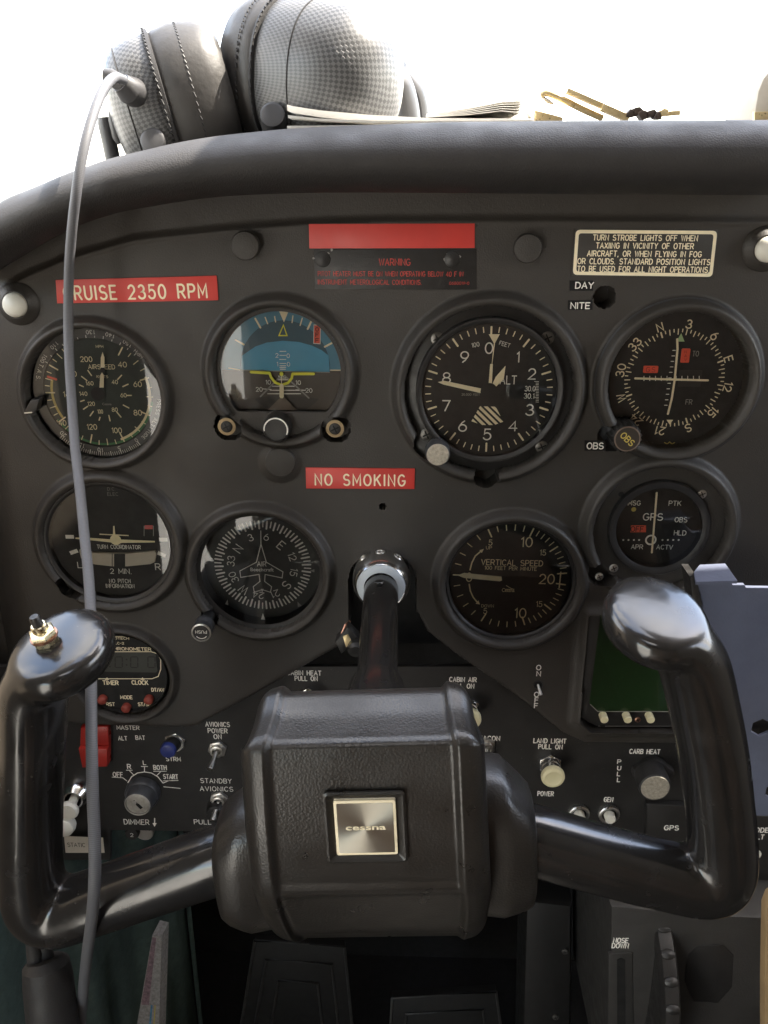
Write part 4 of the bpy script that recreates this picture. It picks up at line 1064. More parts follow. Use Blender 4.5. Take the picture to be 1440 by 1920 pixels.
# ---- turn coordinator
K = Crop(0, 880, 4.0, C_TC, -1)
t = gauge('turn_coordinator', C_TC, 'turn coordinator dial with a small yellow aircraft and an inclinometer tube', 38.3, 41.5, -1.5, 3.0)
m_ = MB()
for x, y, r_ in ((522, 507, 0), (553, 620, 20), (1224, 528, -1), (1212, 638, -22)):
    p = K(x, y); a, b = K.hl(x, y, 32), K.vl(x, y, 14); c_, s_ = math.cos(R(r_)), math.sin(R(r_))
    m_.poly([(p[0] + i * a * c_ - j * b * s_, p[1] + i * a * s_ + j * b * c_) for i, j in ((-1, -1), (1, -1), (1, 1), (-1, 1))], -1.2, 'print_white')
for tx, x, y, h, w in (('TURN COORDINATOR', 890, 583, 28, 328), ('2 MIN.', 905, 765, 36, 158), ('NO PITCH', 898, 838, 28, 158), ('INFORMATION', 900, 876, 28, 214), ('L', 597, 718, 42, 30), ('R', 1183, 732, 46, 36)):
    K.st(m_, tx, x, y, h, 'print_white', -1.2, w, 0.13)
K.st(m_, 'D.C.', 835, 148, 22, 'print_grey', -1.2, 60, 0.1); K.st(m_, 'ELEC', 845, 186, 24, 'print_grey', -1.2, 80, 0.1)
m_.poly([K(1085, 420), K(1145, 420), K(1145, 450), K(1085, 450)], -1.2, 'label_red')
for x in (1080, 1150): m_.ribbon([K(x, 425), K(x, 500)], 0.4, -1.15, 'print_grey')
m_.build('dial_markings', t, None)
m_ = MB()
m_.poly([K(572, 505), K(690, 508), K(830, 518), K(920, 520), K(1166, 530), K(1166, 542), K(920, 545), K(910, 548), K(880, 558), K(850, 552), K(838, 542), K(690, 526), K(572, 515)], 0.4, 'print_cream')
m_.disc(K(873, 522), K.hl(873, 522, 42), 0.5, 'print_cream', 28); m_.poly([K(752, 476), K(970, 486), K(970, 494), K(752, 484)], 0.45, 'print_cream'); m_.poly([K(854, 418), K(864, 418), K(872, 500), K(852, 500)], 0.42, 'print_cream')
m_.build('aircraft_symbol', t, None)
m_ = MB()
top = [(598, 600), (700, 616), (840, 624), (960, 624), (1090, 612), (1165, 604)]; bot = [(1178, 625), (1165, 690), (1130, 706), (960, 722), (850, 722), (720, 708), (640, 690), (612, 660)]
m_.prism([K(*p) for p in top + bot], -1.3, 0.6, 'liner_cream', bev=0.5); m_.build('inclinometer_tube', t)
m_ = MB(); m_.poly([K(862, 626), K(945, 626), K(945, 720), K(862, 722)], 0.75, 'dial_black'); m_.ribbon([K(848, 625), K(848, 721)], 0.5, 0.75, 'dial_black'); m_.build('inclinometer_ball', t, None)

# ---- heading indicator
K = Crop(330, 900, 3.064, C_DG, -10)
t = gauge('heading_indicator', C_DG, 'heading dial with an outlined aircraft on a compass card and a push knob', 38.0, 43.0, -11.0, -1.0, lip=3.0, dial='dial_grey')
m_ = MB(); cc = K(497, 494); u = K.hl(497, 494, 1.0)
for i in range(72):
    a = i * 5 + 3.0; r1 = 277 * u; r0 = (229 if i % 2 else 240) * u
    m_.ribbon([(cc[0] + polar(r0, a)[0], cc[1] + polar(r0, a)[1]), (cc[0] + polar(r1, a)[0], cc[1] + polar(r1, a)[1])], 1.15 if i % 2 else 0.8, -10.7, 'print_white')
for tx, x, y in (('N', 355, 397), ('3', 427, 333), ('6', 518, 330), ('E', 603, 378), ('12', 667, 443), ('15', 676, 533), ('S', 635, 606), ('21', 570, 655), ('24', 472, 663), ('W', 387, 632), ('30', 330, 560), ('33', 315, 467)):
    p = K(x, y); a = math.degrees(math.atan2(p[0] - cc[0], p[1] - cc[1])); m_.stroke(tx, p, (50 if tx in 'NESW' else 40) * u, 'print_white', -10.6, None, 0.12, -a)
m_.build('compass_card', t, None)
m_ = MB(); zz = -8.0
half = [(492, 365), (522, 465), (617, 520), (612, 555), (515, 535), (512, 575), (552, 605), (545, 637), (498, 622)]
m_.ribbon([K(490, 365), K(465, 465), K(370, 515), K(375, 552), K(480, 535), K(485, 575), K(447, 605), K(452, 637), K(498, 622)], 0.55, zz, 'print_white')
m_.ribbon([K(*p) for p in half], 0.55, zz + 0.02, 'print_white'); m_.ribbon([K(490, 285), K(491, 365)], 0.5, zz, 'print_white'); m_.poly([K(490, 618), K(506, 618), K(498, 638)], zz, 'print_white')
K.st(m_, 'AIR', 495, 475, 26, 'print_white', zz, 50, 0.14); K.tx(m_, 'Beechcraft', 497, 507, 20, 'print_white', zz, 134)
m_.poly([K(502, 757), K(516, 796), K(490, 796)], zz, 'print_white'); m_.poly([K(700, 690), K(724, 715), K(702, 722)], zz, 'print_grey'); m_.poly([K(770, 514), K(797, 505), K(797, 523)], zz, 'print_grey'); m_.poly([K(300, 680), K(285, 705), K(304, 712)], zz, 'print_white')
m_.build('lubber_lines', t, None)
kf = P(377, 1187, 22) - C_DG
m_ = MB(); m_.lathe([(4.0, -6), (4.0, 8), (5.6, 9), (6.3, 10), (6.3, 15.5), (6.0, 16), (6.3, 16.5), (6.3, 21)], 'bezel_grey', tuple(kf), 36); m_.lathe([(6.3, 21), (6.3, 21.8), (5.4, 22), (5.3, 21.6)], 'steel', tuple(kf), 36); m_.build('push_knob', t)
m_ = MB(); m_.disc(tuple(kf), 5.4, 21.65, 'rubber_black', 32); m_.stroke('PUSH', (kf[0], kf[1] + 0.6), 2.0, 'print_white', 21.8, 7.0, 0.16, 180); m_.ribbon([(kf[0] + 4.0 * math.sin(R(a)), kf[1] + 4.0 * math.cos(R(a))) for a in range(130, 240, 10)], 0.5, 21.8, 'print_white'); m_.build('knob_lettering', t, None)

# ---- vertical speed indicator
K = Crop(780, 900, 3.84, C_VSI, -4)
t = gauge('vertical_speed_indicator', C_VSI, 'vertical speed dial with one cream needle pointing left at zero', 38.8, 41.2, -2.6, 0.6)
m_ = MB(); cc = K(673, 690); u = K.hl(673, 690, 1.0)
anch = [(0, 0), (5, 63.6), (10, 110), (15, 142), (20, 173.5)]
vx, va = zip(*anch)
for sgn in (1, -1):
    for i in range(21):
        big = i % 5 == 0
        if sgn < 0 and i == 0: continue
        a = 271.5 + sgn * float(np.interp(i, vx, va)); r1 = 405 * u; r0 = (340 if big else 362) * u
        m_.ribbon([(cc[0] + polar(r0, a)[0], cc[1] + polar(r0, a)[1]), (cc[0] + polar(r1, a)[0], cc[1] + polar(r1, a)[1])], 0.95 if big else 0.62, -2.4, 'print_cream')
m_.ribbon([K(1040, 655), K(1034, 712), K(1028, 768)], 0.8, -2.35, 'print_cream')
for tx, x, y, h, w in (('5', 535, 443, 38, 24), ('10', 796, 440, 66, 76), ('15', 912, 515, 38, 40), ('20', 940, 705, 66, 104), ('15', 885, 885, 38, 40), ('10', 750, 950, 66, 76), ('5', 497, 935, 36, 24), ('0', 381, 692, 60, 40),
                       ('UP', 524, 480, 22, 40), ('DOWN', 514, 898, 20, 86)):
    K.st(m_, tx, x, y, h, 'print_cream', -2.35, w, 0.12)
K.st(m_, 'VERTICAL SPEED', 690, 588, 38, 'print_cream', -2.35, 438, 0.15, -0.8); K.st(m_, '100 FEET PER MINUTE', 680, 628, 24, 'print_cream', -2.35, 370, 0.15, -0.8)
K.tx(m_, 'Cessna', 662, 784, 26, 'print_cream', -2.35, 90); m_.ribbon([K(648, 752), K(682, 772), K(706, 778), K(640, 778)], 0.4, -2.35, 'print_cream')
m_.ribbon([K(388, 640), K(400, 590), K(425, 540), K(465, 505)], 0.9, -2.3, 'print_cream'); m_.poly([K(488, 488), K(472, 518), K(455, 498)], -2.3, 'print_cream')
m_.ribbon([K(382, 742), K(390, 790), K(410, 835), K(440, 872)], 0.9, -2.3, 'print_cream'); m_.poly([K(460, 888), K(428, 882), K(448, 858)], -2.3, 'print_cream')
m_.build('dial_markings', t, None)
m_ = MB(); m_.prism([K(300, 672), K(345, 656), K(612, 682), K(616, 708), K(600, 714), K(345, 690)], -1.4, -0.8, 'print_ivory'); m_.build('needle', t, None)
screw_head(t, tuple(P(1040, 1177, 2) - C_VSI), 3.5, -2.0, 'earth_brown')

# ---- GPS annunciator
K = Crop(1080, 860, 3.556, C_GPS, -3)
t = gauge('navigation_annunciator', C_GPS, 'small round GPS annunciator dial with a vertical white needle and red OFF flag', 26.0, 31.0, -4.5, 1.0, lip=3.5)
m_ = MB(); m_.lathe([(30.0, -5), (30.5, -2.5), (RINGS[7][1] + 1.5, -2.5)], 'panel_black', (0, 0), 72); m_.build('mounting_plate', t)
m_ = MB()
for tx, x, y, h, w in (('MSG', 392, 300, 30, 80), ('PTK', 664, 302, 30, 80), ('OBS', 704, 412, 30, 80), ('HLD', 698, 500, 30, 78), ('APR', 410, 593, 28, 76), ('ACTV', 594, 595, 28, 106)):
    K.st(m_, tx, x, y, h, 'print_white', -4.2, w, 0.15)
K.st(m_, 'GPS', 517, 393, 44, 'print_white', -4.2, 128, 0.15)
m_.poly([K(370, 450), K(470, 450), K(470, 496), K(366, 496)], -4.3, 'flag_red'); K.st(m_, 'OFF', 410, 474, 34, 'dial_black', -4.15, 82, 0.15)
for x in (318, 353, 389, 424, 580, 616, 652, 688): m_.disc(K(x, 547), 0.62, -4.2, 'print_white', 14)
m_.ribbon([(K(502, 547)[0] + 3.0 * math.cos(R(a)), K(502, 547)[1] + 3.0 * math.sin(R(a))) for a in range(0, 361, 15)], 1.1, -4.2, 'print_white'); m_.disc(K(388, 343), 1.5, -4.25, 'paint_gold', 18)
m_.build('dial_markings', t, None)
m_ = MB(); m_.ribbon([K(538, 226), K(505, 626)], 1.2, -2.8, 'print_ivory'); m_.build('needle', t, None)
screw_head(t, tuple(P(1317, 927, -2) - C_GPS), 2.8, -2.0, 'steel'); screw_head(t, tuple(P(1151, 1066, -2) - C_GPS), 2.8, -2.0, 'steel'); screw_head(t, tuple(P(1124, 1082, -2) - C_GPS), 2.6, -2.0, 'steel')
m_ = MB(); m_.disc(tuple(P(1165, 927, -2) - C_GPS), 1.7, -2.4, 'void_black', 20); m_.build('screw_hole', t, None)

# ---- chronometer
K = Crop(0, 1140, 3.0, C_CLK, -1)
t = gauge('chronometer', C_CLK, 'digital chronometer with a grey liquid crystal display and three red buttons', 29.3, 30.2, -1.5, 0.6, cat='clock', lip=0.5)
bpy.data.objects.remove([c for c in t.children if c.name.startswith('glass')][0])
m_ = MB()
m_.rrect(*K(690, 306), K.hl(690, 306, 190), K.vl(690, 306, 55), 1.5, -1.4, -1.1, 'lcd_grey'); m_.build('display', t)
m_ = MB()
def seg(x, y, w, h):
    for q in (((x - w, y - h), (x + w, y - h)), ((x + w, y - h), (x + w, y)), ((x + w, y), (x + w, y + h)), ((x - w, y + h), (x + w, y + h)), ((x - w, y), (x - w, y + h)), ((x - w, y - h), (x - w, y))):
        (a, b), (c_, d) = q
        e = 0.12; m_.ribbon([K(a + (c_ - a) * e, b + (d - b) * e), K(c_ + (a - c_) * e, d + (b - d) * e)], 0.75, -1.0, 'lcd_digit')
for x in (560, 668, 755, 852): seg(x, 305, 20, 30)
for y in (290, 320): m_.disc(K(712, y), 0.6, -1.0, 'lcd_digit', 10)
m_.disc(K(618, 330), 0.6, -1.0, 'lcd_digit', 10); m_.build('display_digits', t, None)
m_ = MB()
m_.ribbon([K(480, 246), K(850, 246), K(888, 258), K(904, 290), K(904, 345), K(890, 385), K(855, 398), K(480, 398)], 0.6, -1.0, 'print_ivory')
for x in (602, 802): m_.poly([K(x, 390), K(x - 13, 404), K(x + 13, 404)], -0.95, 'print_ivory')
for tx, x, y, h, w in (('CHRONOMETER', 735, 230, 16, 230), ('TIMER', 622, 420, 22, 86), ('CLOCK', 787, 419, 22, 90), ('DT/AV', 888, 460, 18, 70), ('MODE', 711, 502, 18, 66), ('RST', 622, 541, 18, 46), ('ST/SP', 812, 542, 18, 70), ('LC-2', 672, 198, 12, 50), ('ASTROTECH', 650, 170, 12, 150)):
    K.st(m_, tx, x, y, h, 'print_ivory', -0.95, w, 0.22)
m_.ribbon([K(570, 160), K(725, 160), K(725, 178)], 0.4, -0.95, 'print_ivory')
m_.build('dial_markings', t, None)
for x, y in ((580, 510), (713, 556), (840, 510)):
    m_ = MB(); m_.lathe([(3.1, -1.5), (3.1, 1.8), (2.7, 2.4), (1.5, 2.9), (0.05, 3.0)], 'button_red', K(x, y), 28); m_.build('push_button', t)

# ---- engine monitor with a green screen
t = thing('engine_monitor', P(1220, 1260, 0), 'dark green blank screen with a row of small cream buttons below it', 'monitor')
cE = P(1220, 1260, 0); 
def E(px, py, h=0.0): return tuple(P(px, py, h) - cE)
m_ = MB(); m_.prism([E(*p) for p in ((1104, 1148), (1347, 1148), (1347, 1364), (1120, 1364), (1088, 1346))], -13, -0.5, 'bezel_black', bev=0.8); m_.build('bezel', t)
m_ = MB(); m_.poly([E(*p, -0.3) for p in ((1126, 1152), (1335, 1152), (1335, 1333), (1122, 1333), (1105, 1319))], -0.3, 'lcd_green'); m_.build('screen', t, None)
m_ = MB(); m_.poly([E(*p, 0.2) for p in ((1126, 1152), (1335, 1152), (1335, 1333), (1122, 1333), (1105, 1319))], 0.1, 'glass'); m_.build('glass', t, None)
m_ = MB(); m_.ribbon([E(1107, 1321), E(1121, 1334.5), E(1335, 1334.5)], 0.5, -0.2, 'print_grey'); m_.ribbon([E(1122, 1362), E(1335, 1362)], 0.6, -0.2, 'steel'); m_.build('trim_line', t, None)
for x in (1133, 1177, 1220):
    m_ = MB(); m_.cyl(E(x, 1349, 5), 2.7, -1, 6.0, 'cream_plastic', 24, 0.5); m_.build('push_button', t)
screw_head(t, E(1196, 1350), 2.0, 0.2, 'copper_washer')
# ================================================================== SWITCHES AND KNOBS ON THE PANEL
def hexn(c, r, w0, w1, m, b, bev=0.6, rot=0):
    b.prism([(c[0] + r * math.cos(R(60 * i + rot)), c[1] + r * math.sin(R(60 * i + rot))) for i in range(6)], w0, w1, m, bev=bev)
def at_face(name, px, py, h, label, cat, group=None):        # thing whose axis meets the photo pixel at height h
    c = P(px, py, h); return thing(name, c, label, cat, group), c

# domed white panel lights
lampA = None
for px, py, lab_ in ((27, 572, 'domed white panel light in a black ring at the left end of the panel'), (1441, 468, 'domed white panel light in a black ring at the right edge of the panel')):
    if lampA is None:
        t, c = at_face('panel_light', px, py, 6, lab_, 'panel light', 'domed white panel lights'); lampA = t
        m_ = MB(); m_.lathe([(12.5, -2), (12.2, 0.6), (11.0, 2.2), (9.0, 3.6), (7.8, 5.2), (7.2, 5.2), (7.2, 2)], 'panel_black', (0, 0), 48); m_.build('collar', t)
        m_ = MB(); m_.lathe([(6.9, 2), (6.9, 6.2), (6.5, 7.2), (5.2, 8.6), (3.2, 9.5), (0.05, 9.8)], 'white_plastic', (0, 0), 48); m_.build('lens', t)
    else:
        copy_tree(lampA, frame(P(px, py, 6)), lab_)

# white pull knob (landing light)
t, c = at_face('pull_knob', 1037.5, 1460, 10, 'white pull knob on a chrome collar under the LAND LIGHT lettering', 'pull knob', 'round cream pull knobs')
m_ = MB(); hexn((0, 0), 8.4, SW, SW + 3, 'chrome', m_, rot=30); m_.build('hex_nut', t)
m_ = MB(); m_.lathe([(7.0, SW + 3), (6.8, SW + 6.5), (6.2, SW + 7), (6.2, 6)], 'chrome', (0, 0), 36); m_.build('shaft', t)
m_ = MB(); m_.lathe([(6.2, 5), (7.6, 5.4), (8.1, 6.4), (8.1, 8.4), (7.5, 9.6), (5.6, 10.2), (5.2, 10.0), (0.05, 10.0)], 'cream_plastic', (0, 0), 44); m_.build('knob', t)
pk = t
copy_tree(pk, frame(P(880, 1352, 10)), 'cream pull knob mostly hidden behind the right top corner of the wheel hub')
copy_tree(pk, frame(P(574, 1333, 10)), 'cream pull knob peeping out above the left top edge of the wheel hub')

# circuit breakers
cb = None
for px, py, lab_ in ((1145, 1537, 'white button circuit breaker in a knurled nut under the GEN lettering'), (1088, 1536, 'white button circuit breaker half hidden by the right wheel arm'),
                     (1402 + 16, 1603, 'white button circuit breaker under the ENCODE ALT lettering at the right edge')):
    if cb is None:
        t, c = at_face('circuit_breaker', px, py, 0, lab_, 'circuit breaker', 'white button circuit breakers'); cb = t
        m_ = MB(); ns = 60; Vk = []
        for r, w in ((7.4, SW), (7.4, SW + 2.6), (6.6, SW + 3.2), (5.4, SW + 3.2), (5.2, SW + 2.2)):
            for i in range(ns):
                q = r + (0.2 if i % 2 else -0.2) * (r > 7); Vk.append((q * math.cos(2 * math.pi * i / ns), q * math.sin(2 * math.pi * i / ns), w))
        m_.add(Vk, [(j * ns + i, j * ns + (i + 1) % ns, (j + 1) * ns + (i + 1) % ns, (j + 1) * ns + i) for j in range(4) for i in range(ns)], 'steel'); m_.build('knurled_nut', t)
        m_ = MB(); m_.lathe([(5.2, SW + 2), (4.6, SW + 1.6), (3.9, SW + 1.8)], 'bezel_black', (0, 0), 36); m_.build('collar', t)
        m_ = MB(); m_.lathe([(3.8, SW), (3.8, -0.4), (3.4, 0.2), (0.05, 0.2)], 'white_plastic', (0, 0), 32); m_.build('button', t)
    else: copy_tree(cb, frame(P(px, py, 0)), lab_)
t, c = at_face('circuit_breaker', 402, 1527, 3, 'black button circuit breaker marked 35 beside the left wheel arm', 'circuit breaker')
m_ = MB(); m_.lathe([(6.5, SW), (6.2, 1.6), (5.6, 2.6), (0.05, 2.8)], 'bezel_black', (0, 0), 36); m_.build('button', t)
m_ = MB(); m_.stroke('35', (0, 0), 2.6, 'print_white', 2.85, 3.6, 0.15); m_.build('lettering', t, None)

# toggle switches
tg = None
def toggle(t, tip, tilt):
    m_ = MB(); hexn((0, 0), 6.9, SW, SW + 2.6, 'steel', m_, rot=12); m_.lathe([(4.6, SW + 2.6), (4.6, SW + 5), (4.0, SW + 5.2), (3.2, SW + 5.2), (3.0, SW + 3)], 'steel', (0, 0), 32); m_.build('hex_nut', t)
    m_ = MB(); b0 = np.array([0, 0, SW + 3]); e = np.array([tip[0], tip[1], tilt])
    m_.tube([b0, b0 + (e - b0) * 0.5, b0 + (e - b0) * 0.85, e, e + (e - b0) * 0.02], [1.3, 1.6, 2.1, 2.2, 1.4], 'steel', 16); m_.build('lever', t)
c = P(406, 1409, -3)
t = thing('toggle_switch', c, 'chrome toggle switch flicked down under the AVIONICS POWER ON lettering', 'toggle switch', 'chrome toggle switches'); tg = t
tip = P(394, 1443, 9) - c; toggle(t, tip, 9)
t2 = copy_tree(tg, frame(P(409, 1504, -3), roll=6), 'chrome toggle switch below the STANDBY AVIONICS lettering')
copy_tree(tg, frame(P(912, 1404, -3), roll=20), 'chrome toggle switch half hidden behind the hub under the BEACON lettering')
c = P(1009, 1284, 0)
t = thing('toggle_switch', c, 'tiny bare metal toggle between the vertical ON and OFF lettering', 'toggle switch')
m_ = MB(); m_.lathe([(3.4, 0.05), (3.2, 0.3), (2.4, 0.1)], 'bezel_black', (0, 0), 24); m_.disc((0, 0), 2.5, 0.12, 'void_black', 20); m_.build('bushing', t)
m_ = MB(); tip = P(1014, 1303, 5) - c; m_.tube([(0, 0, -0.5), (tip[0] * .6, tip[1] * .6, 3), (tip[0], tip[1], 5), (tip[0] * 1.05, tip[1] * 1.05, 5.2)], [0.9, 1.0, 1.3, 0.8], 'steel', 14); m_.build('lever', t)

# ignition lock
t, c = at_face('ignition_switch', 260, 1504, 5, 'steel ignition key lock in a grey barrel below the OFF to START marks', 'ignition switch')
m_ = MB(); m_.lathe([(12.6, SW), (12.3, SW + 5), (11.6, SW + 6), (11.0, SW + 6.2), (10.4, 2), (10.0, 6.6), (9.6, 7.6), (9.2, 7.8)], 'bezel_grey', (0, 0), 56); m_.build('barrel', t)
m_ = MB(); m_.lathe([(9.4, 7.3), (9.0, 8.4), (8.6, 8.5), (8.4, 7.6)], 'lock_steel', (0, 0), 56); m_.build('rim', t)
m_ = MB(); m_.lathe([(8.3, 6.6), (8.2, 7.4), (7.9, 7.5), (0.05, 7.5)], 'lock_steel', (0, 0), 48); m_.build('lock_face', t)
m_ = MB()
cr, sr = math.cos(R(-52)), math.sin(R(-52))
def rot2(p): return (p[0] * cr - p[1] * sr, p[0] * sr + p[1] * cr)
m_.poly([rot2(p) for p in ((-4.2, -0.9), (-0.5, -0.9), (-0.3, -1.3), (4.2, -1.3), (4.2, 1.2), (0, 1.2), (-0.4, 0.7), (-4.2, 0.7))], 7.56, 'void_black')
m_.build('keyhole', t, None)
m_ = MB(); m_.disc((-2.2, 1.6), 1.5, 7.6, 'steel', 18); m_.build('keyway_cover', t, None)

# blue primer / starter push button
t, c = at_face('push_button', 314, 1410, 8, 'blue capped push button in a chrome nut above the ignition lock', 'push button')
p0 = P(327, 1394, -4) - c
m_ = MB(); hexn(tuple(p0), 8.2, SW, SW + 3, 'chrome', m_, rot=20); m_.lathe([(6.4, SW + 3), (6.2, SW + 4.2), (5.0, SW + 4.2)], 'steel', tuple(p0), 32); m_.build('hex_nut', t)
m_ = MB(); m_.tube([(p0[0] * .8, p0[1] * .8, SW + 2), (0.3, 0.3, 3), (0, 0, 4)], [5.6, 5.6, 5.3], 'bezel_black', 32); m_.build('collar', t)
m_ = MB(); m_.lathe([(5.4, 3.6), (5.5, 6.8), (5.0, 7.7), (4.2, 8), (0.05, 8.0)], 'blue_plastic', (0, 0), 40); m_.build('cap', t)

# carburettor heat knob
t, c = at_face('carburettor_heat_knob', 1229, 1478, 14, 'black plunger knob with a worn silver disc below the CARB HEAT lettering', 'plunger knob')
pb = P(1222, 1446, -5) - c
m_ = MB(); m_.lathe([(6.2, SW), (6.0, SW + 3), (5.0, SW + 4), (4.0, SW + 4)], 'steel', tuple(pb + (0, 2.5)), 32); m_.build('nut', t)
m_ = MB(); m_.prism([(pb[0] + 0.5 + 11 * math.cos(a) * (1.3 if abs(math.sin(a)) < 0.3 else 1.0), pb[1] * 0.55 + 11 * math.sin(a)) for a in np.linspace(0, 2 * math.pi, 25)[:-1]], SW, -1, 'rubber_black', bev=1.5); m_.build('lock_button_body', t)
m_ = MB(); m_.lathe([(10.6, -2), (11.0, 3), (11.0, 10), (10.6, 12.9), (9.7, 13.6)], 'rubber_black', (0, 0), 44); m_.build('knob', t)
m_ = MB(); m_.lathe([(9.7, 13.2), (9.3, 14.0), (0.05, 14.0)], 'steel_worn', (0, 0), 44); m_.build('silver_disc', t)

# red rocker, chrome light, static valve knob, dimmer wheel
t, c = at_face('rocker_switch', 176, 1400, 0, 'red rocker switch at the left side of the switch panel behind the cable', 'rocker switch')
m_ = MB(); q = [P(x, y, 0) - c for x, y in ((150, 1366), (202, 1364), (203, 1434), (156, 1436), (148, 1390))]; m_.prism([x * 1.1 for x in q], SW - 0.5, SW + 1.2, 'bezel_black', bev=0.4); m_.build('frame', t)
m_ = MB(); m_.prism(q[:2] + [P(203, 1400, 0) - c, P(149, 1400, 0) - c], SW, -1, 'rocker_red', bev=0.8); m_.prism([P(149, 1400.5, 0) - c, P(203, 1400.5, 0) - c] + q[2:4], SW, 2.5, 'rocker_red', bev=1.0); m_.build('rocker', t)
t, c = at_face('pull_knob', 126, 1524, 16, 'white pull knob in a flared chrome cup behind the left wheel horn', 'pull knob', 'white pull knobs behind the left horn')
p0 = P(140, 1495, 0) - c
m_ = MB(); m_.lathe([(11.5, SW), (11.0, -3), (9.0, 0.5), (7.0, 3.5), (6.0, 3.5), (5.8, 0)], 'chrome', tuple(p0), 48); m_.build('cup', t)
m_ = MB(); m_.tube([(p0[0], p0[1], SW), (0, 0, 12)], [3.2, 3.2], 'white_plastic', 20); m_.build('shaft', t)
m_ = MB(); m_.lathe([(4.5, 11), (7.0, 12), (7.2, 14), (6.0, 16), (0.05, 16.4)], 'white_plastic', (0, 0), 36); m_.build('knob', t)
t, c = at_face('pull_knob', 117, 1556, 18, 'white round knob just above the STATIC label beside the left horn', 'pull knob', 'white pull knobs behind the left horn')
m_ = MB(); m_.lathe([(3, SW), (3.2, 8), (7.0, 10), (7.8, 13), (7.0, 17), (4, 18.6), (0.05, 19)], 'white_plastic', (0, 0), 36); m_.build('knob', t)
placard('label_strip', [(120, 1568), (193, 1571), (196, 1599), (123, 1599)], 'cream label reading STATIC below the switch panel near the left horn', 'liner_cream', h=0.3, bev=0,
        texts=[('STATIC', 143, 1584, 7, 33)], lm='console_grey', lw=0.14)
t, c = at_face('dimmer_wheel', 247, 1565, -9, 'black thumbwheel marked 2 under the DIMMER lettering', 'dimmer wheel')
m_ = MB(); m_.lathe([(5.2, -24), (5.2, -10), (4.7, -9), (0.05, -9)], 'bezel_black', (0, 0), 32); m_.build('wheel', t)
m_ = MB(); m_.stroke('2', (0, -0.3), 3.0, 'print_white', -8.9, 2.0, 0.14); m_.build('lettering', t, None)
m_ = MB(); q = P(270, 1562, -13) - c; m_.lathe([(7.0, -24), (7.0, -13.5), (6.4, -13), (0.05, -13)], 'steel', tuple(q), 32); m_.build('backing_disc', t)

# ================================================================== SKY-TINTED GREY BRACKET PLATE on the right
HB = 42.0
t = thing('bracket_plate', P(1380, 1300, HB), 'sky-tinted grey metal mounting plate with a folded lip and hexagonal holes at the right', 'mounting plate')
cB = P(1380, 1300, HB)
def B(px, py, h=HB): return tuple(P(px, py, h) - cB)
hexes = [(1427, 1364, 25), (1452, 1484, 24)]
outline = [B(*p) for p in ((1301, 1108), (1302, 1082), (1358, 1080), (1366, 1090), (1374, 1097), (1395, 1097), (1398, 1102), (1540, 1104), (1540, 1532), (1300, 1524))]
m_ = MB(); bm_pts = outline
import bmesh
def plate_with_holes(name, outl, holes, w0, w1, m, parent):
    cu = bpy.data.curves.new(name, 'CURVE'); cu.dimensions = '2D'; cu.fill_mode = 'BOTH'; cu.extrude = (w1 - w0) / 2 * S; cu.bevel_depth = 0.35 * S; cu.bevel_resolution = 2
    for pl in [outl] + holes:
        sp_ = cu.splines.new('POLY'); sp_.points.add(len(pl) - 1); sp_.use_cyclic_u = True
        for q, p in zip(sp_.points, pl): q.co = (p[0] * S, p[1] * S, 0, 1)
    ob = bpy.data.objects.new(name, cu); COL.objects.link(ob)
    dg = bpy.context.evaluated_depsgraph_get(); dg.update()
    me = bpy.data.meshes.new_from_object(ob.evaluated_get(dg)); bpy.data.objects.remove(ob); bpy.data.curves.remove(cu)
    me.transform(Matrix.Translation((0, 0, (w0 + w1) / 2 * S)))
    me.materials.clear(); me.materials.append(MATS[m])
    o = bpy.data.objects.new(name, me); COL.objects.link(o); o.parent = parent
    return o
hx = [[(B(x, y)[0] + r / 4 * 1.1 * math.cos(R(60 * i + 30)), B(x, y)[1] + r / 4 * 1.1 * math.sin(R(60 * i + 30))) for i in range(6)] for x, y, r in hexes]
pl_ = plate_with_holes('plate', outline, hx, HB - 2.2, HB, 'plate_blue', t)
# child frame of the thing already sits at height 0
m_ = MB()
m_.prism([B(*p) for p in ((1290, 1076), (1303, 1076), (1316, 1130), (1312, 1200), (1296, 1120))], HB - 14, HB + 2.5, 'bezel_black', bev=1.2); m_.build('edge_return', t)
m_ = MB()
q0, q1 = B(1291, 1071), B(1367, 1069)
lip = []
for u_, v_, w_ in ((q0[0], q0[1], HB + 14), (q1[0], q1[1], HB + 14), (q1[0] - 0.5, q1[1] + 1.5, HB - 6), (q0[0] + 8, q0[1] + 1.5, HB - 6), (q0[0] + 2.5, q0[1] + 0.6, HB + 2)):
    lip.append((u_, v_, w_))
n = len(lip); m_.add(lip + [(a, b - 1.8, c_) for a, b, c_ in lip], [tuple(range(n)), tuple(range(2 * n - 1, n - 1, -1))] + [(i, n + i, n + (i + 1) % n, (i + 1) % n) for i in range(n)], 'plate_blue'); m_.build('top_lip', t, 20)
for (x, y, r) in hexes:
    m_ = MB(); c_ = B(x, y); m_.lathe([(r / 4 + 1, HB - 14), (r / 4 + 1, HB - 9), (2.5, HB - 9), (2.3, HB - 6), (0.05, HB - 6)], 'bezel_black', c_, 24); m_.build('recessed_nut', t)

# ================================================================== CONTROL WHEEL
ROLL = 3.0
yc = P(716, 1078, 0)
yoke = thing('control_wheel', yc, 'glossy black two horned control wheel on a shaft with a padded centre hub', 'control wheel', roll=ROLL)
cr_, sr_ = math.cos(R(-ROLL)), math.sin(R(-ROLL))
def Y(px, py, h):
    p = P(px, py, h) - yc
    return np.array([p[0] * cr_ - p[1] * sr_, p[0] * sr_ + p[1] * cr_, h])
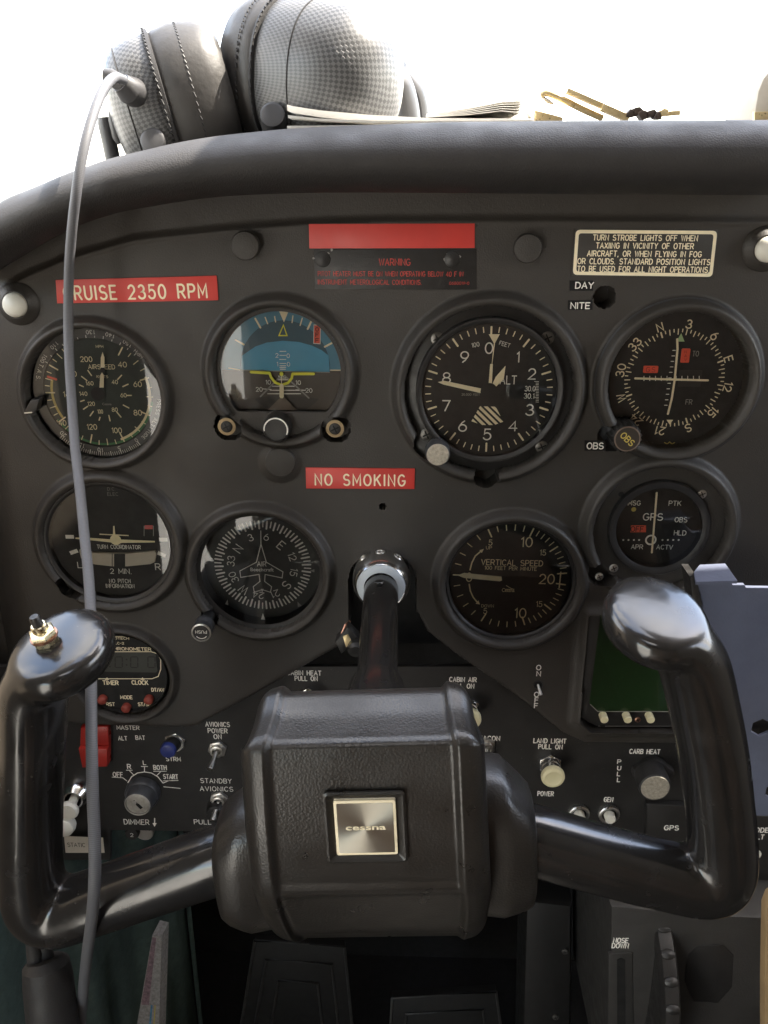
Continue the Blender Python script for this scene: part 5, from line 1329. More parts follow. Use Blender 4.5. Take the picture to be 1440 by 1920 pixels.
# ball joint and shaft
m_ = MB()
m_.lathe([(12, -20), (15, -10), (17.2, -4), (18.2, 2), (18.4, 7), (17.8, 12), (16.4, 16), (15.2, 17.6), (14.6, 17.4)], 'chrome', (0, 0), 64); m_.build('shaft_ball', yoke)
m_ = MB(); m_.lathe([(14.8, 16.5), (14.4, 18.6), (13.2, 19.4), (10.5, 19.6)], 'nylon_blue', (0, 0), 56); m_.build('nylon_bush', yoke)
for a in (90, 128, 52):
    T_ = Matrix.Rotation(R(a - 90), 4, 'Z') @ Matrix.Translation((0, 17.9, 5)) @ Matrix.Rotation(R(-90), 4, 'X')
    m_ = MB(); m_.lathe([(3.1, -1), (3.1, 0.5), (2.7, 0.9), (2.2, 0.7), (1.9, -0.4), (0.05, -0.5)], 'steel', (0, 0), 24, T_); m_.build('set_screw', yoke)
hub_c = Y(690, 1550, 215)
sh_end = np.array([hub_c[0] * 0.12 + 2, hub_c[1] * 0.0 - 8, 200.0])
m_ = MB(); m_.tube([tuple(sh_end * -0.05), tuple(sh_end * 0.1), tuple(sh_end * 0.5), tuple(sh_end)], 10.6, 'gloss_black', 36); m_.build('shaft', yoke)
c1 = Y(712, 1232, 128)
m_ = MB(); d_ = sh_end / 200.0
def sx(h): return d_ * h
m_.tube([sx(122), sx(123.5), sx(140), sx(158), sx(185)], [12.0, 13.8, 16.2, 17.0, 17.4], 'gloss_black', 40); m_.build('shaft_collar', yoke)
m_ = MB(); T_ = Matrix.Translation((0, 10.2, 32)) @ Matrix.Rotation(R(-90), 4, 'X'); m_.lathe([(2.8, 0), (2.6, 0.5), (1.8, 0.2), (0.05, 0.1)], 'gloss_black', (0, 0), 24, T_); m_.build('shaft_bolt', yoke)

# hub: side profile (photo row, height) swept across, centre panel pressed in
prof_px = [(1300, 176), (1284, 190), (1290, 200), (1330, 211), (1362, 221), (1378, 226), (1396, 229.5), (1420, 231.5), (1500, 235), (1580, 237.5), (1650, 238), (1676, 237), (1690, 235), (1725, 228), (1752, 220), (1762, 210), (1758, 190), (1740, 170)]
pv = np.array([(Y(690, y, h)[1], h) for y, h in prof_px])
pv = catmull(pv, 4)
tan_ = np.gradient(pv, axis=0); tan_ /= np.linalg.norm(tan_, axis=1)[:, None]
nor = np.column_stack([-tan_[:, 1], tan_[:, 0]])
if nor[len(nor) // 2][1] < 0: nor = -nor
uc = Y(684, 1550, 235)[0]
HW = 48.5
us = np.concatenate([-1 + 0.19 * (1 - np.cos(np.linspace(0, math.pi / 2, 14))), np.linspace(-0.80, 0.80, 130), 1 - 0.19 * (1 - np.cos(np.linspace(math.pi / 2, 0, 14)))]) * HW
arcl = np.concatenate([[0], np.cumsum(np.linalg.norm(np.diff(pv, axis=0), axis=1))])
vtop = Y(690, 1398, 229.5)[1]; vbot = Y(690, 1686, 236)[1]
GV = []
for i, (p, nn) in enumerate(zip(pv, nor)):
    for uu in us:
        a = abs(uu)
        ins = 0.0
        e = HW - a
        if e < 9: ins += 9 - math.sqrt(max(0, 81 - (9 - e) ** 2))              # rounded outer edge
        ins += (2.0 if i < len(pv) * 0.62 else 1.1) * (0.5 + 0.5 * math.tanh((36.5 - a) / 0.9))                   # centre sunk between the side strips
        ins += 0.9 * math.exp(-((a - 38.5) / 1.2) ** 2) * -0.5
        if a < 37 and p[1] > 200:                                                # creases across the centre
            ins += 0.3 * math.exp(-((p[0] - vtop + 2) / 1.6) ** 2) + 1.2 * (0.5 + 0.5 * math.tanh((vbot - p[0]) / 0.6)) * (1 if p[1] > 205 else 0)
        wid = float(np.interp(i / (len(pv) - 1.0), [0, 0.12, 0.25, 0.36, 0.75, 1.0], [0.88, 0.90, 0.94, 0.97, 1.01, 0.97]))
        GV.append((uc + uu * wid - nn[0] * 0, p[0] - nn[0] * ins, p[1] - nn[1] * ins))
nu, npf = len(us), len(pv)
F_ = [(j * nu + i, (j + 1) * nu + i, (j + 1) * nu + i + 1, j * nu + i + 1) for j in range(npf - 1) for i in range(nu - 1)]
capL = tuple(j * nu for j in range(npf)); capR = tuple(j * nu + nu - 1 for j in range(npf))[::-1]
m_ = MB(); m_.add(GV, F_ + [capL, capR], 'hub_vinyl'); hub = m_.build('hub', yoke, 60)
# cheeks where the arms leave the hub
def loft(secs, m, n=28, pw=2.6):
    """closed superellipse sections (centre, half a, half b, axis a, axis b)"""
    b = MB(); V = []
    for c_, a_, b_, ax, bx in secs:
        for i in range(n):
            t_ = 2 * math.pi * i / n; ct, st_ = math.cos(t_), math.sin(t_)
            V.append(np.array(c_) + np.array(ax) * a_ * math.copysign(abs(ct) ** (2 / pw), ct) + np.array(bx) * b_ * math.copysign(abs(st_) ** (2 / pw), st_))
    F = [(j * n + i, j * n + (i + 1) % n, (j + 1) * n + (i + 1) % n, (j + 1) * n + i) for j in range(len(secs) - 1) for i in range(n)]
    F += [tuple(range(n - 1, -1, -1)), tuple((len(secs) - 1) * n + i for i in range(n))]
    b.add(V, F, m); return b
VY, WY = (0, 1, 0), (0, 0, 1)
cl = Y(449, 1612, 205); crr = Y(962, 1578, 205)
m_ = loft([((uc - 40, cl[1] + 1, 203), 33, 18, VY, WY), ((cl[0] + 5, cl[1], 204), 32, 21.5, VY, WY), ((cl[0] + 1, cl[1] - 0.5, 204), 30, 21, VY, WY), ((cl[0] - 4, cl[1] - 1, 204), 27, 20, VY, WY), ((cl[0] - 7, cl[1] - 1.5, 204), 23.5, 18.5, VY, WY), ((cl[0] - 8, cl[1] - 1.5, 204), 20, 16, VY, WY)], 'hub_vinyl', 44, 3.0); m_.build('hub_cheek', yoke, 50)
m_ = loft([((uc + 40, crr[1] + 4, 203), 38, 18, VY, WY), ((crr[0] - 5, crr[1] + 2.5, 204), 35.5, 21.5, VY, WY), ((crr[0] - 1, crr[1] + 1, 204), 32.5, 21, VY, WY), ((crr[0] + 4, crr[1] - 1, 204), 28.5, 20, VY, WY), ((crr[0] + 7.5, crr[1] - 2, 204), 25, 18.5, VY, WY), ((crr[0] + 8.5, crr[1] - 2, 204), 21.5, 16, VY, WY)], 'hub_vinyl', 44, 3.0); m_.build('hub_cheek', yoke, 50)

# emblem
ec = Y(686, 1552, 236.0) + np.array([0, 0, 1.6])
t_ = np.array([0, Y(690, 1600, 237.6)[1] - Y(690, 1500, 235)[1], 237.6 - 235]); t_ /= np.linalg.norm(t_)
tilt = math.atan2(-t_[2], -t_[1])
TE = Matrix.Translation((ec[0], ec[1], ec[2] - 2.2)) @ Matrix.Rotation(-tilt * -1, 4, 'X')
s_e = sc(690, 1550, 236); a_e = 58 / s_e; b_e = 46.5 / s_e / 0.80
m_ = MB()
fo = rr(0, 0, a_e + 3.8, b_e + 3.6, 1.5); fi = rr(0, 0, a_e + 0.4, b_e + 0.4, 0.6); n = len(fo)
lv = [(fo, 0.0), (fo, 0.9), (rr(0, 0, a_e + 2.9, b_e + 2.7, 1.2), 1.3), (rr(0, 0, a_e + 0.8, b_e + 0.8, 0.8), 0.2), (fi, -0.2)]
m_.add([(p[0], p[1], w) for pl2, w in lv for p in pl2], [(j * n + i, j * n + (i + 1) % n, (j + 1) * n + (i + 1) % n, (j + 1) * n + i) for j in range(4) for i in range(n)], 'hub_vinyl', TE); em_f = m_.build('emblem_frame', yoke)
m_ = MB(); m_.rrect(0, 0, a_e, b_e, 0.8, -1, 0.9, 'print_ivory', TE, bev=0.2); m_.build('emblem_border', yoke)
mb_brushed = bpy.data.materials.new('brushed_disc'); mb_brushed.use_nodes = True
_b = mb_brushed.node_tree.nodes['Principled BSDF']; _b.inputs['Base Color'].default_value = (0.40, 0.385, 0.335, 1); _b.inputs['Metallic'].default_value = 1.0; _b.inputs['Roughness'].default_value = 0.38
_b.inputs['Anisotropic'].default_value = 0.85
_tg = mb_brushed.node_tree.nodes.new('ShaderNodeTangent'); _tg.direction_type = 'RADIAL'; _tg.axis = 'Z'
mb_brushed.node_tree.links.new(_tg.outputs[0], _b.inputs['Tangent'])
MATS['brushed_disc'] = mb_brushed
em = thing('emblem_tmp', (0, 0), None, None) if False else None
m_ = MB(); m_.rrect(0, 0, a_e - 1.1, b_e - 1.1, 0.6, 0.3, 1.0, 'brushed_disc'); eo = m_.build('emblem', yoke)
eo.matrix_parent_inverse = Matrix.Identity(4); eo.matrix_local = Matrix.LocRotScale(TE.translation * S, TE.to_quaternion(), None)
m_ = MB(); m_.text('cessna', (0, 0.5), 2.3, 'print_ivory', 1.12, 15.5, bold=0.02)
lo_e = m_.build('lettering', eo, None)

# horns: arm, upright and thumb pad fused into one moulding
def sweep(path, aa, bb, m, n=24, pw=2.3, b=None):
    """elliptic bar along a path in the wheel plane: half-width aa across the path in plane, bb along w"""
    p = np.asarray(path, float); tg_ = np.gradient(p, axis=0); tg_ /= np.linalg.norm(tg_, axis=1)[:, None]
    secs = []
    for i in range(len(p)):
        ax = np.cross(tg_[i], (0, 0, 1.0)); ax /= np.linalg.norm(ax) + 1e-9; bx = np.cross(ax, tg_[i])
        secs.append((p[i], aa[i], bb[i], ax, bx))
    return loft(secs, m, n, pw)
def horn(arm, up, pad, name, ra, rb, flip):
    pts = [Y(*q) for q in arm + up]
    path = catmull(pts, 8); k = len(path); s_ = np.linspace(0, len(pts) - 1, k)
    A = np.interp(s_, range(len(pts)), ra); Bw = np.interp(s_, range(len(pts)), rb)
    m_ = sweep(path, A, Bw, 'gloss_black')
    # thumb pad: a flattened, rounded disc leaning on top of the upright
    c_, rx, ry, th, rxr, ryr, tip_ = pad
    T_ = Matrix.Translation(tuple(c_)) @ Matrix.Rotation(R(rxr), 4, 'Z') @ Matrix.Rotation(R(ryr), 4, 'Y') @ Matrix.Rotation(R(tip_), 4, 'X') @ Matrix.Rotation(R(-90), 4, 'X')
    pr = [(0.02, -th * 1.1)] + [(math.cos(R(a)) * 0.18 + 0.82 if False else 1 - (1 - math.cos(R(a))) * 0.16, math.sin(R(a)) * th) for a in range(-80, 81, 10)] + [(0.62, th * 1.08), (0.36, th * 1.13), (0.02, th * 1.15)]
    m_.lathe([(r_ * rx, w) for r_, w in pr], 'gloss_black', (0, 0), 40, T_, sy=ry / rx, cap0=True, cap1=True)
    o = m_.build(name, yoke, None)
    return remesh(o, 1.2, 34, 0.6)
armL = [(470, 1592, 206), (400, 1614, 206), (290, 1652, 206), (180, 1690, 206), (105, 1712, 205), (68, 1690, 205)]
upL = [(58, 1620, 204), (58, 1530, 203), (60, 1440, 202), (62, 1360, 201), (66, 1290, 200), (88, 1246, 199)]
padL = (Y(118, 1226, 199), 21.5, 24, 7.0, -ROLL + 10, 0, 13)
h1 = horn(armL, upL, padL, 'wheel_horn', [17, 16.5, 15.5, 15.5, 15, 14], [17, 16, 15, 15, 15, 16], False) if False else None
def RB(n, a): return list(a) + [a[-1]] * (n - len(a))
h1 = horn(armL, upL, padL, 'wheel_horn', [13.5, 14.6, 14.3, 14.2, 14.2, 13.8, 13, 12.6, 12.6, 12.8, 13.4, 12.5], [13.5, 14.6, 14.5, 14.5, 15, 15.5, 16, 16.5, 17, 17.5, 19, 21], False)
armR = [(930, 1560, 206), (990, 1572, 206), (1110, 1606, 206), (1225, 1636, 206), (1320, 1654, 205), (1352, 1632, 205)]
upR = [(1354, 1570, 204), (1346, 1490, 203), (1334, 1400, 202), (1318, 1320, 201), (1298, 1240, 200), (1272, 1192, 199)]
padR = (Y(1228, 1166, 199), 20.8, 24, 7.0, -ROLL - 6, 0, 13)
h2 = horn(armR, upR, padR, 'wheel_horn', [13.5, 14.6, 14.3, 14.2, 14.2, 14, 14, 13.8, 13.8, 13.8, 13.8, 12.5], [13.5, 14.6, 14.5, 14.5, 15, 15.5, 16, 16.5, 17, 17.5, 19, 21], True)

# push to talk button on the left horn
pc = Y(97, 1226, 199) + np.array([0, 8.0, 2.4])
TP = Matrix.Translation(tuple(pc)) @ Matrix.Rotation(R(10 - ROLL), 4, 'Z') @ Matrix.Rotation(R(13), 4, 'X') @ Matrix.Rotation(R(-90), 4, 'X')
pt = MB(); pt.lathe([(5.3, -1.2), (5.3, 0.9), (4.9, 1.3)], 'brass', (0, 0), 6, TP, cap1=True); pt.lathe([(5.5, 1.3), (5.5, 2.2), (3, 2.3)], 'copper_washer', (0, 0), 32, TP); base = pt.build('talk_button', yoke)
pt = MB(); hx_ = [(5.4 * math.cos(R(60 * i)), 5.4 * math.sin(R(60 * i))) for i in range(6)]; pt.prism(hx_, 2.3, 5.2, 'brass', TP, bev=0.9); pt.lathe([(3.3, 5.0), (3.2, 7.6), (2.8, 8.0), (2.2, 8.0)], 'brass', (0, 0), 28, TP); pt.build('brass_nut', base)
pt = MB(); pt.lathe([(2.1, 5), (2.1, 11.4), (1.7, 12.2), (0.05, 12.4)], 'bezel_black', (0, 0), 24, TP); pt.build('plunger', base)

# parking clip left of the shaft
t = thing('shaft_clip', P(655, 1195, 30), 'small dark clip with a brass square face left of the control shaft', 'clip')
cC = P(655, 1195, 30)
def Cc(px, py, h=30): return tuple(P(px, py, h) - cC)
m_ = MB(); m_.prism([Cc(652, 1176), Cc(672, 1196), Cc(640, 1226), Cc(628, 1204)], 22, 30, 'bezel_black', bev=0.8); m_.build('body', t)
m_ = MB(); m_.prism([Cc(643, 1194, 31), Cc(652, 1190, 31), Cc(659, 1203, 31), Cc(649, 1214, 31)], 29.8, 31.2, 'gold_pale', bev=0.2); m_.build('face', t)
m_ = MB(); q = Cc(668, 1212, 32); m_.tube([(q[0] - 1, q[1] - 1, 22), (q[0], q[1], 36), (q[0], q[1] - 0.3, 37)], [5, 5, 3.5], 'bezel_black', 24); m_.build('peg', t)
m_ = MB(); m_.tube([(*Cc(638, 1196, 29), 29), (*Cc(648, 1172, 24), 24), (*Cc(656, 1165, 20), 20)], [0.8, 1.0, 0.8], 'copper_washer', 10); m_.build('wire', t)
# ================================================================== HEADSET on the glareshield
def Q3(px, py, h):
    p = P(px, py, h); return np.array([p[0], p[1], h])
hs = thing('headset', (0, 0), 'aviation headset with carbon pattern ear cups and black cushions lying on the glareshield', 'headset')
def basis(axis, upv=(0, 1, 0)):
    a = np.array(axis, float); a /= np.linalg.norm(a); u_ = np.array(upv, float); u_ -= a * np.dot(u_, a); u_ /= np.linalg.norm(u_)
    v_ = np.cross(a, u_); return u_, v_, a
def cup_mesh(name, c, axis, prof, m, ru, rv, parent, uvs=None, n=72, pw=2.3, upv=(0, 1, 0)):
    """oval solid of revolution: profile (radius factor, distance along axis)"""
    u_, v_, a = basis(axis, upv); b = MB(); V = []; UV = []
    dacc = 0; prev = None
    Lt = sum(math.hypot((prof[i + 1][0] - prof[i][0]) * ru, prof[i + 1][1] - prof[i][1]) for i in range(len(prof) - 1))
    for r_, w in prof:
        if prev is not None: dacc += math.hypot((r_ - prev[0]) * ru, w - prev[1])
        prev = (r_, w)
        for i in range(n):
            t_ = 2 * math.pi * i / n; ct, st_ = math.cos(t_), math.sin(t_)
            x = math.copysign(abs(ct) ** (2 / pw), ct) * ru * r_; y = math.copysign(abs(st_) ** (2 / pw), st_) * rv * r_
            V.append(np.array(c) + u_ * x + v_ * y + a * w); q_ = math.hypot(x, y) + 1e-6; UV.append((x / q_ * (Lt - dacc) / 2.15, y / q_ * (Lt - dacc) / 2.15))
    F = [(j * n + i, j * n + (i + 1) % n, (j + 1) * n + (i + 1) % n, (j + 1) * n + i) for j in range(len(prof) - 1) for i in range(n)]
    F.append(tuple(range(n - 1, -1, -1))); F.append(tuple((len(prof) - 1) * n + i for i in range(n)))
    b.add(V, F, m); b.uv = UV
    return b.build(name, parent, 50)
# right cup: big dome turned to the right and to the viewer
HR = -66.0
cR = Q3(560, 147, HR); axR = (0.80, -0.10, 0.55)
cup = cup_mesh('ear_cup', cR, axR, [(0.96, -2), (1.0, 2), (1.0, 8), (0.99, 18), (0.96, 30), (0.90, 42), (0.80, 51), (0.63, 59), (0.42, 64), (0.2, 66.5), (0.02, 67)], 'carbon_weave', 43, 38, hs)
cup_mesh('ear_cushion', cR, axR, [(0.62, -31), (0.80, -33), (0.93, -30), (1.0, -21), (1.01, -10), (0.98, -3), (0.90, -1)], 'leather', 43, 38, hs)
cup_mesh('cup_seam', cR, axR, [(0.97, -3.4), (1.03, -2.8), (1.035, -1.4), (0.99, -0.6)], 'rubber_black', 43, 38, hs)
# left cup: seen side on, cushion turned to the right
HLc = -58.0
cL = Q3(308, 206, HLc); axL = (-0.93, -0.22, 0.22)
cup_mesh('ear_cup', cL, axL, [(0.96, -2), (1.0, 2), (0.99, 8), (0.93, 16), (0.84, 22), (0.72, 26), (0.5, 29), (0.25, 30.5), (0.02, 31)], 'carbon_weave', 41, 36, hs)
cup_mesh('ear_cushion', cL, axL, [(0.60, -37), (0.80, -40), (0.94, -37), (1.02, -28), (1.04, -15), (1.0, -5), (0.92, -1)], 'leather', 41, 36, hs)
cup_mesh('cup_seam', cL, axL, [(0.97, -3.6), (1.04, -2.9), (1.045, -1.2), (0.99, -0.4)], 'rubber_black', 41, 36, hs)
def seam_ring(c_, ax_, ru, rv, k, w0):
    u_, v_, a = basis(ax_); pts = []
    for i in range(73):
        t_ = 2 * math.pi * i / 72; ct, st_ = math.cos(t_), math.sin(t_)
        pts.append(np.array(c_) + u_ * math.copysign(abs(ct) ** (2 / 2.3), ct) * ru * k + v_ * math.copysign(abs(st_) ** (2 / 2.3), st_) * rv * k + a * w0)
    b = MB(); b.tube(pts, 0.42, 'rubber_black', 6, cap=False); b.build('shell_seam', hs)
seam_ring(cR, axR, 43, 38, 0.978, 24.0); seam_ring(cL, axL, 41, 36, 0.90, 18.5)
# stitching round both cushions
for c_, ax_, ru, rv, w0 in ((cL, axL, 41, 36, -19), (cL, axL, 41, 36, -0.9), (cR, axR, 43, 38, -1.0), (cR, axR, 43, 38, -13)):
    u_, v_, a = basis(ax_); b = MB(); k = 1.045 if w0 > -5 else 1.03
    for i in range(84):
        t0 = 2 * math.pi * i / 84; pts = []
        for dt in (0.0, 0.045):
            t_ = t0 + dt; ct, st_ = math.cos(t_), math.sin(t_)
            pts.append(c_ + u_ * math.copysign(abs(ct) ** (2 / 2.3), ct) * ru * k + v_ * math.copysign(abs(st_) ** (2 / 2.3), st_) * rv * k + a * (w0 + dt * 14))
        b.tube(pts, 0.55, 'rubber_black', 6)
    b.build('stitching', hs, None)
# cable boss, bumpers, boom clip, headband
pb = Q3(240, 168, HLc + 42)
b = MB(); b.tube([pb + (3, -2, -14), pb, pb + (-2.5, 3, 3)], [8, 7.2, 5.4], 'headset_grey', 28); b.tube([pb + (-2, 2.5, 2.5), pb + (-8, 6, 4), pb + (-11, 6.5, 4)], [4.6, 4.2, 3.6], 'headset_grey', 20); b.build('cable_boss', hs)
for x, y, h in ((512, 222, HR + 42), (288, 270, HLc + 36)):
    q = Q3(x, y, h); b = MB(); b.tube([q + (0, -10, -10), q + (0, 0, -3), q + (0, 2, 2), q + (0, 2.2, 2.6)], [7.5, 7.3, 6.8, 5.5], 'headset_grey', 28); b.build('bumper', hs)
q = Q3(200, 238, HLc + 12)
b = MB(); b.tube([Q3(196, 220, HLc + 10), Q3(198, 232, HLc + 10), Q3(204, 262, HLc + 10), Q3(212, 300, HLc + 10)], [4.0, 4.6, 4.4, 4.4], 'headset_grey', 20); b.build('boom_pivot', hs)
b = MB(); b.tube([Q3(208, 206, HLc + 14), Q3(212, 225, HLc + 14), Q3(220, 258, HLc + 14), Q3(224, 270, HLc + 14)], [1.6, 2.8, 2.8, 1.4], 'headset_grey', 16); b.build('boom_clip', hs)
pts = catmull([Q3(700, 110, -120), Q3(745, 150, -116), Q3(762, 200, -118), Q3(768, 260, -122)], 8)
b = MB(); b.tube(pts, [8] * len(pts), 'headset_grey', 16, ey=1.8); b.build('headband_yoke', hs)
pts = catmull([Q3(745, 130, -150), Q3(778, 175, -156), Q3(788, 240, -160)], 8)
b = MB(); b.tube(pts, 7, 'headset_grey', 16, ey=2.0); b.build('headband', hs)
# cable: over the hood, down in front of the panel and the left wheel arm
cab_px = [(232, 150, 0), (214, 146, 10), (196, 165, 26), (180, 200, 40), (163, 255, 52), (151, 310, 58), (143, 362, 60), (136, 420, 58), (131, 480, 54), (128.5, 545, 50), (128, 610, 50), (130, 680, 55), (135, 760, 65), (141, 840, 80), (150, 920, 98), (158, 1000, 116), (166, 1080, 134), (170, 1150, 150), (171, 1220, 164), (171, 1310, 182), (172, 1400, 200), (174, 1490, 215), (177, 1560, 224), (178, 1620, 230), (176, 1680, 232), (170, 1740, 226), (162, 1800, 216), (155, 1870, 206), (150, 1950, 200), (148, 2040, 195)]
pts = catmull([Q3(*p) for p in cab_px], 14)
b = MB(); b.tube(pts, 2.5, 'cable_grey', 18)
ln = np.concatenate([[0], np.cumsum(np.linalg.norm(np.diff(pts, axis=0), axis=1))])
b.uv = [(j / 18.0, float(l)) for l in ln for j in range(18)]
cbo = b.build('cable', hs, 60)
def mat_braid():
    m = bpy.data.materials.new('braided_cable'); m.use_nodes = True; N = m.node_tree.nodes; Lk = m.node_tree.links; bs = N['Principled BSDF']
    uv = N.new('ShaderNodeUVMap'); wv = N.new('ShaderNodeTexWave'); wv.bands_direction = 'Y'; wv.inputs['Scale'].default_value = 0.42; wv.inputs['Distortion'].default_value = 1.0; wv.inputs['Detail'].default_value = 2.0
    Lk.new(uv.outputs[0], wv.inputs['Vector'])
    cr = N.new('ShaderNodeValToRGB'); cr.color_ramp.elements[0].color = (0.078, 0.080, 0.088, 1); cr.color_ramp.elements[1].color = (0.112, 0.114, 0.125, 1)
    Lk.new(wv.outputs['Fac'], cr.inputs[0]); Lk.new(cr.outputs[0], bs.inputs['Base Color'])
    bp = N.new('ShaderNodeBump'); bp.inputs['Strength'].default_value = 0.15; bp.inputs['Distance'].default_value = 0.0003
    Lk.new(wv.outputs['Fac'], bp.inputs['Height']); Lk.new(bp.outputs[0], bs.inputs['Normal']); bs.inputs['Roughness'].default_value = 0.6
    return m
cbo.data.materials.clear(); cbo.data.materials.append(mat_braid())

# ================================================================== BOOKLET, KEYS AND A CREAM BOX on the glareshield
bk = thing('booklet', (0, 0), 'open white paper booklet with curling pages lying on the glareshield beside the headset', 'booklet')
hB = -6.0
def leaf(pts_top, h0, h1, thick, m, name):
    b = MB(); n = len(pts_top); V = []
    tp = [P(x, y, h0) for x, y in pts_top]
    for hh in (h0, h1):
        for k_, p in enumerate(tp): V.append((p[0], p[1], hh))
        for k_, p in enumerate(tp): V.append((p[0], p[1] - thick, hh))
    n2 = 2 * n; F = []
    for i in range(n - 1):
        F += [(i, i + 1, n2 + i + 1, n2 + i), (n + i + 1, n + i, n2 + n + i, n2 + n + i + 1), (i + 1, i, n + i, n + i + 1), (n2 + i, n2 + i + 1, n2 + n + i + 1, n2 + n + i)]
    F += [(0, n2, n2 + n, n), (n - 1, 2 * n - 1, n2 + 2 * n - 1, n2 + n - 1)]
    b.add(V, F, m); return b.build(name, bk, 40)
leaf([(538, 236), (700, 234), (860, 230), (1000, 226)], hB, -150, 1.6, 'thin_paper', 'lower_pages')
leaf([(538, 196), (548, 199), (600, 207), (700, 216), (800, 221), (900, 222), (1002, 222)], hB, -150, 3.0, 'thin_paper', 'page_block')
leaf([(540, 216), (600, 222), (700, 226), (850, 226), (1000, 225)], hB + 0.4, -148, 1.3, 'thin_paper', 'page_block')
for i in range(6):
    leaf([(800, 219 - i * 1.2), (880, 214 - i * 2.8), (940, 207 - i * 4.0), (975 + i * 1.0, 203 - i * 4.2 + (6 - i) * 1.2)], hB - 2 - i, -140, 0.25, 'thin_paper', 'curled_page')
leaf([(978, 186), (990, 202), (1002, 220)], hB - 4, -130, 0.5, 'thin_paper', 'cover')
ky = thing('key_bunch', (0, 0), 'loose bunch of pale gold metal pieces lying on the glareshield right of the booklet', 'keys')
hK = -20.0
def blade(name, a, b_, wd, m, h=hK, dep=7):
    bb = MB(); p, q = P(*a, h), P(*b_, h); d = (q - p) / np.linalg.norm(q - p); nn = np.array([-d[1], d[0]]) * wd / 2
    bb.prism([p - nn, q - nn, q + nn, p + nn], h - dep, h, m, bev=0.3); return bb.build(name, ky)
blade('blade', (1064, 169), (1172, 216), 2.6, 'gold_pale'); blade('blade', (1130, 200), (1180, 222), 3.6, 'gold_pale', hK + 3)
bb = MB(); pts = catmull([Q3(1014, 180, hK - 6), Q3(1024, 174, hK - 6), Q3(1050, 184, hK - 6), Q3(1090, 204, hK - 6), Q3(1130, 222, hK - 6)], 8); bb.tube(pts, 1.8, 'gold_pale', 12); bb.build('bent_arm', ky)
bb = MB(); bb.tube([Q3(1014, 180, hK - 6), Q3(1028, 190, hK - 5), Q3(1038, 195, hK - 5)], [0.8, 1.2, 0.6], 'steel_worn', 8); bb.build('clasp', ky)
bb = MB(); bb.prism([P(*p, hK) for p in ((1002, 206), (1016, 209), (1056, 220), (1056, 226), (1004, 226))], hK - 12, hK, 'gold_pale', bev=0.5); bb.build('tag', ky)
for i, (x, y, r_) in enumerate(((1186, 214, 7), (1196, 207, 6), (1206, 216, 6.5), (1222, 212, 6), (1232, 218, 5.5), (1243, 211, 5))):
    bb = MB(); q = P(x, y, hK + 5); rg_ = np.random.default_rng(i + 40)
    bb.prism([(q[0] + r_ / 3.2 * 1.5 * rg_.uniform(.6, 1.25) * math.cos(a), q[1] + r_ / 3.2 * 1.1 * rg_.uniform(.6, 1.25) * math.sin(a)) for a in np.linspace(0, 5.5, 7)], hK - 4 + i, hK + 4 + i, 'gold_pale' if i in (5,) else 'earth_brown', bev=0.4); bb.build('key_head', ky)
blade('blade', (1240, 214), (1276, 211), 2.4, 'gold_pale', hK + 8, 4)
bx = thing('cream_box', P(1455, 220, -60), 'pale cream rounded box at the right end of the glareshield', 'box')
cX = P(1455, 220, -60)
bb = MB(); bb.prism([P(*p, -60) - cX for p in ((1412, 240), (1414, 205), (1420, 170), (1430, 145), (1445, 128), (1520, 120), (1520, 240))], -110, -60, 'liner_cream', bev=4); bb.build('shell', bx)
bb = MB(); bb.prism([P(*p, -59) - cX for p in ((1414, 210), (1520, 206), (1520, 240), (1414, 240))], -62, -58.5, 'gold_pale', bev=0.5); bb.build('base_band', bx)

# ================================================================== FOOTWELL
# teal fabric side panel, softly folded
t = thing('kick_panel', (0, 0), 'teal fabric covered side panel hanging in soft folds beside the footwell', 'side panel')
pa = P(-160, 1600, 60); pe = P(350, 1690, -210)
bb = MB(); nu_, nv_ = 90, 30; V = []
for j in range(nv_):
    v_ = -330 - j * 20.0
    for i in range(nu_):
        f_ = i / (nu_ - 1); x = pa[0] + (pe[0] - pa[0]) * f_; h = 60 + (-210 - 60) * f_
        fold = 3.5 * math.sin(f_ * 17 + 0.3 * math.sin(j * .3)) + 2.5 * math.sin(f_ * 41 + 1.0)
        V.append((x + fold * 0.8, v_, h + fold))
bb.add(V, [(j * nu_ + i, (j + 1) * nu_ + i, (j + 1) * nu_ + i + 1, j * nu_ + i + 1) for j in range(nv_ - 1) for i in range(nu_ - 1)], 'fabric_teal'); bb.build('fabric', t, 80)
bb = MB(); bb.tube([(pe[0] + 1, -330, -210), (pe[0] + 1, -930, -212)], 2.5, 'fabric_teal', 10); bb.build('edge_welt', t)
